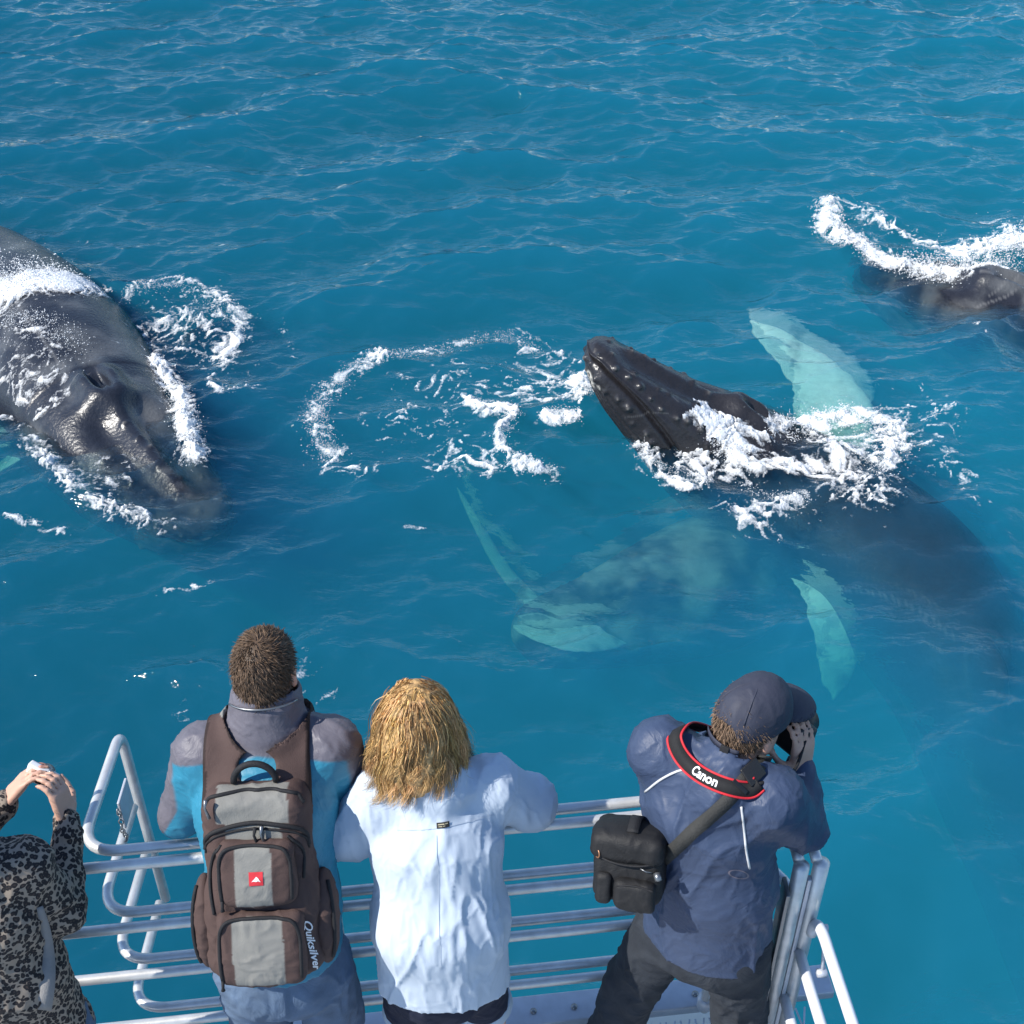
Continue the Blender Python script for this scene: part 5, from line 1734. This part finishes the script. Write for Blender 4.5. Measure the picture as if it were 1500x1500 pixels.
# cap
hc = gC['head']
CAPM = fabric('navy_cap_cloth', (0.040, 0.044, 0.066), rough=0.6, var=0.1, scale=40, bump=0.3, weave=500, fold=0.003, fold_scale=12)
MC = np.array([rC, fC, uC])
F = Field(hc - .19, hc + [.22, .22, .21], .0045)
F.add(P_ell(hc - fC * .010 + uC * .040, (.085, .104, .100), MC), .01)
F.add(P_ell(hc + fC * .02 + uC * .055, (.084, .088, .095), MC), .02)
F.sub(P_ell(hc - fC * .010 + uC * .034, (.078, .097, .094), MC), .004)
def capcut(X, Y, Z):
    x, y, z = X - hc[0], Y - hc[1], Z - hc[2]
    q1 = x * fC[0] + y * fC[1] + z * fC[2]; q2 = x * uC[0] + y * uC[1] + z * uC[2]; q0 = x * rC[0] + y * rC[1] + z * rC[2]
    rim = (0.020 + 0.18 * q1) - q2
    hole = np.where(q1 < -.05, 0.040 - np.sqrt(q0 ** 2 + ((q2 - .008) * 1.05) ** 2), -1)
    return np.maximum(rim, hole)
F.cut(capcut)
cap_o = finish(F, 'cap', CAPM, capman, None, [(.0025, 14, 93, (1, 1, 1), .5)])
F = Field(hc - .1, hc + .30, .0045)
F.add(P_ell(hc + fC * .115 + uC * .032, (.088, .098, .034), MC), .004)
F.sub(P_ell(hc + fC * .112 + uC * .022, (.092, .102, .0335), MC), .003)
F.cut(lambda X, Y, Z: .065 - ((X - hc[0]) * fC[0] + (Y - hc[1]) * fC[1] + (Z - hc[2]) * fC[2]))
finish(F, 'bill', CAPM, cap_o)
mb = MB(); t = np.linspace(-.62, .62, 15)
pth = [hc - fC * (.112 * math.cos(a)) * 1.0 + rC * .098 * math.sin(a) + uC * (-.012 - .012 * math.cos(a)) for a in t]
Vr, Qr, _, _ = ribbon(pth, [nrm(p - hc) for p in pth], .020, thick=.003); mesh_np('back_strap', Vr, Qr, CAPM, cap_o)
mb = MB(); p = pth[10]; mb.box(p + nrm(p - hc) * .004, (.012, .004, .011), np.array([nrm(pth[11] - pth[9]), nrm(p - hc), uC]), .001); mb.build('buckle', BLACKW, cap_o)
for k in range(3):                                          # panel seams over the crown
    a0 = k * math.pi / 3 + .0
    mb = MB(); tt_ = np.linspace(.25, math.pi - .25, 26)
    pp = []
    for q in tt_:
        d = (rC * math.cos(a0) + fC * math.sin(a0)) * math.cos(q) + uC * math.sin(q)
        e = 1 / math.sqrt((d @ rC / .0855) ** 2 + (d @ fC / .1045) ** 2 + (d @ uC / .1005) ** 2)
        pp.append(hc - fC * .010 + uC * .040 + d * e * 1.004)
    pp = [p for p in pp if (p - hc) @ uC > .03 + .18 * ((p - hc) @ fC) and not ((p - hc) @ fC < -.05 and (p - hc) @ uC < .055)]
    mb.tube(pp, .0022, 6); mb.build('seam', CAPM, cap_o)
mb = MB(); c0 = hc - fC * .010 + uC * .142; mb.tube([c0 - uC * .004, c0 + uC * .003], .008, 10); mb.build('button', CAPM, cap_o)
# pale piping on the jacket
PIPE = plain('reflective_piping', (0.62, 0.62, 0.62), rough=.4, var=.05)
hitC = surf([jc])
def pipe(px, Y, parent=jc, mat=PIPE, rad=.0035, name='piping', off=0.0):
    P = []
    for x, y in crom(np.array(px, float), 26):
        o = np.array([0, 0, CAM_H]); d = nrm(aty(x, y, Y) - o)
        h = hitC(o + d * 1.5, d)
        if h: P.append(h[0] - d * (.001 + off))
    mb = MB(); mb.tube(P, rad, 7); return mb.build(name, mat, parent)
pipe([(945, 1160), (968, 1142), (992, 1130), (1012, 1126)], 2.2)
pipe([(1086, 1182), (1090, 1215), (1093, 1245), (1098, 1272)], 2.1)
g2 = [(.028 * math.cos(a) * k, .012 * math.sin(a) * k) for a in np.linspace(0, 2 * np.pi, 24, endpoint=False) for k in (1, .82)]
oc = np.array([0, 0, CAM_H]); dc = nrm(aty(1082, 1281, 2.1) - oc)
decal(hitC, aty(1082, 1281, 2.1), nrm([1, -.3, .1]), nrm([.1, .5, .8]), dc, g2, np.array([(2 * i, 2 * i + 1, (2 * i + 3) % 48, (2 * i + 2) % 48) for i in range(24)]), 'emblem', plain('dull_emblem', (.20, .17, .20), rough=.6), jc, .002)

# --- camera on its neck strap
BLACKP = plain('black_camera_body', (0.012, 0.012, 0.013), rough=.45, var=.1, scale=60, bump=.3)
cc = hc + fC * .150 + uC * (-.055) + rC * .01
camera_o = empty('camera', tuple(cc), 'black camera with red-edged neck strap held to the capped man’s face'.replace('’', "'"), 'camera')
mb = MB(); mb.box(cc, (.068, .030, .045), MC, .010); mb.box(cc + uC * .05 + fC * .005, (.028, .028, .016), MC, .008); cb = mb.build('camera_body', BLACKP, camera_o)
mb = MB(); mb.tube([cc + fC * .03, cc + fC * .05, cc + fC * .055, cc + fC * .095], [.034, .034, .037, .037], 22); mb.build('lens', BLACKP, camera_o)
mb = MB(); mb.box(cc + rC * .055 + fC * .02 + uC * -.005, (.018, .022, .042), MC, .010); mb.build('grip', BLACKP, cb)
# strap: from the camera, round the back of the neck
REDS = plain('red_strap_edge', (0.60, 0.02, 0.03), rough=.6, var=.06)
STRAPB = fabric('black_neoprene', (0.020, 0.020, 0.021), rough=.8, var=.2, scale=90, bump=.4, weave=500)
spx = [(1035, 1070), (1005, 1062), (988, 1078), (997, 1106), (1022, 1132), (1058, 1150), (1096, 1158), (1112, 1148)]
sY = [2.46, 2.40, 2.345, 2.275, 2.22, 2.185, 2.175, 2.20]
base = crom([aty(x, y, Y) for (x, y), Y in zip(spx, sY)], 60)
hitCB = surf([jc] + [o for o in capman.children if o.name.startswith('body')])
view = np.array([nrm(p - oc) for p in base])
path = []
for p, d in zip(base, view):
    h = hitCB(oc + d * 1.2, d)
    path.append(h[0] - d * .010 if h and np.linalg.norm(h[0] - p) < .10 else p)
path = np.array(path)
for _ in range(6): path[1:-1] = (path[:-2] + 2 * path[1:-1] + path[2:]) / 4
nrmv = np.array([nrm(nrm(p - (gC['neck'] + [0, 0, -.05])) + np.array([0, -.3, .55])) for p in path])
for a0, a1, mt, nm, th in ((.0, .12, REDS, 'strap_edge', .0045), (.88, 1.0, REDS, 'strap_edge', .0045), (.12, .88, STRAPB, 'neck_strap', .0035)):
    Vr, Qr, Xr, Nr = ribbon(path, nrmv, .046, (a0, a1), th); st_ = mesh_np(nm, Vr, Qr, mt, camera_o, False)
al = np.concatenate([[0], np.cumsum(np.linalg.norm(np.diff(path, axis=0), axis=1))])
def on_strap(s_, t_, lift):
    return np.array([np.interp(s_, al, path[:, i]) for i in range(3)]) + np.array([np.interp(s_, al, Xr[:, i]) for i in range(3)]) * t_ + np.array([np.interp(s_, al, Nr[:, i]) for i in range(3)]) * lift
tv, tt = text_geo('Canon', .036, 0, .0010)
i0 = int(np.argmin(np.linalg.norm(path - aty(1036, 1141, 2.2), axis=1)))
sgn = 1.0
upd = on_strap(al[i0], .01, 0) - on_strap(al[i0], 0, 0)
if upd @ (np.array([0, .5, .8])) < 0: sgn = -1.0
mesh_np('lettering', [on_strap(al[i0] + v[0] * .85, sgn * v[1] * .95, .0045) for v in tv], tt, WHITE_P, st_, False)
mb = MB(); a = path[0]; b = cc + rC * -.07 + uC * .03
mb.tube(crom([a, (a + b) / 2 + [0, 0, -.02], b], 12), .005, 6); mb.build('strap_cord', BLACKW, camera_o)
mb = MB(); a = path[-1]; b = cc + rC * .07 + uC * .02
mb.tube(crom([a, (a + b) / 2 + [0.03, 0, -.05], b], 12), .005, 6); mb.build('strap_cord', BLACKW, camera_o)

# --- camera bag with its shoulder strap
bagc = np.array([.318, 2.165, 4.095])
bag = empty('camera_bag', tuple(bagc - [0, 0, .12]), "black camera bag slung from a wide strap across the navy jacket", 'bag')
bu2 = nrm([.02, .42, .9]); bs2 = nrm(np.array([.93, -.30, 0]) - bu2 * (np.array([.93, -.30, 0]) @ bu2)); bn2 = np.cross(bs2, bu2)
MG = np.array([bs2, bu2, bn2])
BAGM = fabric('black_padded_nylon', (0.016, 0.016, 0.017), rough=.6, var=.2, scale=60, bump=.5, weave=360, fold=.004, fold_scale=10)
def gp(s, u, n): return bagc + bs2 * s + bu2 * u + bn2 * n
def sdfpart(prims, nm, par, wr=(.003, 12, 30), k=.02, h=.005, mat=None):
    lo = np.min([p[0] for p in prims], 0) - .03; hi = np.max([p[1] for p in prims], 0) + .03
    F = Field(lo, hi, h)
    for p in prims: F.add(p, k)
    return finish(F, nm, mat or BAGM, par, None, [wr] if wr else None)
bb = sdfpart([P_box(gp(0, -.015, -.01), (.094, .085, .065), MG, .03)], 'bag_body', bag)
lid = sdfpart([P_box(gp(-.002, .062, -.005), (.100, .042, .074), MG, .030), P_ell(gp(-.005, .08, .0), (.092, .036, .068), MG)], 'lid', bag)
sdfpart([P_box(gp(.028, -.060, .062), (.056, .044, .024), MG, .02)], 'front_pocket', bag)
sdfpart([P_box(gp(-.058, -.055, .052), (.022, .046, .022), MG, .016)], 'side_pocket', bag)
pth = [gp(.012 + .0 * t, .108 + .016 * math.sin(math.pi * t), -.045 + .09 * t) for t in np.linspace(0, 1, 12)]
Vr, Qr, _, _ = ribbon(pth, [bu2] * 12, .030, thick=.008); mesh_np('handle', Vr, Qr, BLACKW, lid)
mb = MB(); a = np.linspace(0, 2 * np.pi, 20, endpoint=False)
pc = gp(-.078, .045, .062); nx_ = nrm(-bs2 * .75 + bn2 * .65); t1 = nrm(np.cross(nx_, bu2)); 
mb.tube([pc + t1 * .012 * math.cos(x) + bu2 * .012 * math.sin(x) for x in a], .002, 6, closed=True); mb.build('badge', plain('copper_badge', (.45, .22, .12), rough=.4, metal=.6), lid)
t = np.linspace(0, 1, 20)
mb = MB(); mb.tube([gp(-.088 + .176 * x, .038 - .012 * math.sin(math.pi * x), .070 - .02 * abs(2 * x - 1) ** 3) for x in t], .003, 6); mb.build('zip', BLACKW, lid)
mb = MB(); mb.tube([gp(-.02 + .10 * x, -.030 + .008 * math.sin(math.pi * x), .084) for x in t], .0028, 6); mb.build('zip', BLACKW, bag)
mb = MB(); mb.tube([gp(.082, .01, .055), gp(.09, -.005, .066)], .010, 12); mb.tube([gp(.07, .012, .06), gp(.055, .015, .066), gp(.04, .02, .064)], .002, 6); mb.build('carabiner', STEEL, bag)
# strap over the back to the right shoulder
spx = [(968, 1262), (1000, 1232), (1035, 1200), (1070, 1168), (1090, 1140), (1112, 1122), (1122, 1105)]
P, Nn = [], []
for x, y in crom(np.array(spx, float), 40):
    d = nrm(aty(x, y, 2.1) - oc); h = hitCB(oc + d * 1.2, d)
    if h: P.append(h[0] - d * .004); Nn.append(h[1] if h[1] @ d < 0 else -h[1])
P = np.array(P); Nn = np.array(Nn)
for _ in range(8): P[1:-1] = (P[:-2] + 2 * P[1:-1] + P[2:]) / 4; Nn[1:-1] = (Nn[:-2] + 2 * Nn[1:-1] + Nn[2:]) / 4
P += Nn * .004
P = np.vstack([[gp(.078, .03, .04)], P]); Nn = np.vstack([Nn[:1], Nn])
WEB = fabric('grey_webbing', (0.040, 0.040, 0.038), rough=.75, var=.25, scale=120, bump=.8, weave=260)
Vr, Qr, Xs, Ns = ribbon(P, Nn, .037, thick=.003); ws = mesh_np('shoulder_strap', Vr, Qr, WEB, bag, False)
k = int(len(P) * .60); mb = MB(); T_ = nrm(P[k + 1] - P[k - 1]); mb.box(P[k] + Ns[k] * .004, (.006, .024, .004), np.array([T_, Xs[k], Ns[k]]), .001); mb.build('slider', BLACKP, ws)
k = int(len(P) * .76); T_ = nrm(P[k + 1] - P[k - 1]); mb = MB(); mb.box(P[k] + Ns[k] * .005, (.030, .026, .004), np.array([T_, Xs[k], Ns[k]]), .004); mb.build('leather_patch', plain('black_leather', (.014, .014, .015), rough=.5, bump=.6), ws)

# --- the woman in the leopard print
R_L = frame((0.35, 0.85, -0.40), (0, 0.3, 1))
leo = person('woman in a leopard print top photographing with a small white camera', J_L)
cml = aty(62, 1137, 2.375)
body('body', J_L, R_L, [dict(wrist=J_L['wrR'], d=(-.22, .36, .95), pn=(-.95, .25, -.1), curl=(.55, .55, .5, .5), thumb_side=-1, size=.92, bend0=.35),
                        dict(wrist=J_L['wrL'], d=(.60, .30, .62), pn=(.75, .1, -.6), curl=(.5, .45, .45, .4), thumb_side=1, size=.92, bend0=.15)], leo, SKIN_C, thin=.93, h=.006)


def leopard_mat():
    m, nt, b = new_mat('leopard_print')
    L = nt.links.new
    tc = nd(nt, 'ShaderNodeTexCoord')
    nz = nd(nt, 'ShaderNodeTexNoise', Scale=28.0, Detail=2.0); L(tc.outputs['Object'], nz.inputs['Vector'])
    sb = nd(nt, 'ShaderNodeVectorMath', operation='SUBTRACT'); L(nz.outputs['Color'], sb.inputs[0]); sb.inputs[1].default_value = (.5, .5, .5)
    sc = nd(nt, 'ShaderNodeVectorMath', operation='SCALE'); L(sb.outputs[0], sc.inputs[0]); sc.inputs['Scale'].default_value = .022
    ad = nd(nt, 'ShaderNodeVectorMath', operation='ADD'); L(tc.outputs['Object'], ad.inputs[0]); L(sc.outputs[0], ad.inputs[1])
    vo = nd(nt, 'ShaderNodeTexVoronoi', feature='F1', Scale=74.0); L(ad.outputs[0], vo.inputs['Vector']); vo.inputs['Randomness'].default_value = .75
    cr = nd(nt, 'ShaderNodeValToRGB'); L(vo.outputs['Distance'], cr.inputs['Fac'])
    e = cr.color_ramp.elements
    e[0].position = 0.0; e[0].color = (0.060, 0.040, 0.034, 1)
    e[1].position = 0.20; e[1].color = (0.045, 0.032, 0.028, 1)
    for p, c in ((0.26, (0.012, 0.011, 0.013, 1)), (0.50, (0.014, 0.012, 0.014, 1)), (0.57, (0.29, 0.235, 0.185, 1)), (1.0, (0.33, 0.27, 0.21, 1))):
        q = e.new(p); q.color = c
    L(cr.outputs['Color'], b.inputs['Base Color'])
    b.inputs['Roughness'].default_value = .85
    n2 = nd(nt, 'ShaderNodeTexNoise', Scale=500.0); L(tc.outputs['Object'], n2.inputs['Vector'])
    bp_ = nd(nt, 'ShaderNodeBump', Strength=.4, Distance=.002); L(n2.outputs['Fac'], bp_.inputs['Height']); L(bp_.outputs['Normal'], b.inputs['Normal'])
    return m


FL, gL, sideL = top_field(J_L, dict(chest=.122, waist=.122, hem=.140, sh=.066, up=.066, el=.058, cuff=.038, k=1.3, cut=.96))
FL.cut(lambda X, Y, Z: 3.60 - Z + 0 * X + 0 * Y)
tl = finish(FL, 'top', leopard_mat(), leo, None, [(0.009, 9, 101, (1, 1, .9), .7)])
trousers(J_L, leo, DENIM_L, (.112, .095, .072, .062), 'jeans', low=.96, wr=[(.007, 9, 105)])
shoes(J_L, leo, SHOE, (0.05, 1, 0))
short_hair(J_L['head'], R_L, leo, np.array([0.16, 0.09, 0.05]), [-.10, -.10, -.07, .0, .06], 25, n=4200, ln=.03)
SCARF = fabric('grey_knit', (0.27, 0.26, 0.25), rough=.9, var=.1, scale=50, bump=.7, weave=250)
hitL = surf([tl]); P, Nn = [], []
for x, y in crom(np.array([(58, 1328), (66, 1360), (70, 1400), (68, 1440), (60, 1478)], float), 24):
    d = nrm(aty(x, y, 1.85) - oc); h = hitL(oc + d * 1.2, d)
    if h: P.append(h[0] - d * .006); Nn.append(-d)
if len(P) > 5:
    P = np.array(P); Nn = np.array(Nn)
    for _ in range(5): P[1:-1] = (P[:-2] + 2 * P[1:-1] + P[2:]) / 4
    Vr, Qr, _, _ = ribbon(P, Nn, np.linspace(.016, .055, len(P))[:, None], thick=.003); mesh_np('sash', Vr, Qr, SCARF, leo, True)
# compact camera
WHITEC = plain('white_camera_plastic', (0.72, 0.72, 0.74), rough=.35, var=.04)
lc = empty('compact_camera', tuple(cml), 'small white compact camera held up in both hands', 'camera')
fl = nrm([.25, .9, -.25]); rl = nrm(np.cross(fl, [0.35, 0, 1])); ul = np.cross(rl, fl); ML = np.array([rl, fl, ul])
mb = MB(); mb.box(cml, (.046, .012, .028), ML, .006); cbl = mb.build('camera_body', WHITEC, lc)
mb = MB(); mb.tube([cml + fl * .012, cml + fl * .034], .020, 18); mb.build('lens', STEEL, lc)
mb = MB(); mb.box(cml - fl * .0125, (.030, .0012, .020), ML, .0008); mb.build('screen', plain('dark_screen', (.02, .02, .025), rough=.15), cbl)
mb = MB(); mb.tube([cml + ul * .028 + rl * .02, cml + ul * .034 + rl * .02], .007, 12); mb.build('shutter_button', STEEL, cbl)
mb = MB(); a = np.linspace(0, 2 * np.pi, 16, endpoint=False); w_ = gL['wrR']; ad_ = nrm(w_ - gL['elR']); p1 = nrm(np.cross(ad_, [1, 0, 0])); p2 = np.cross(ad_, p1)
mb.tube([w_ + ad_ * .004 + p1 * .030 * math.cos(x) + p2 * .030 * math.sin(x) for x in a], .0016, 6, closed=True); mb.build('bracelet', plain('thin_metal', (.6, .55, .45), rough=.3, metal=.9), leo)
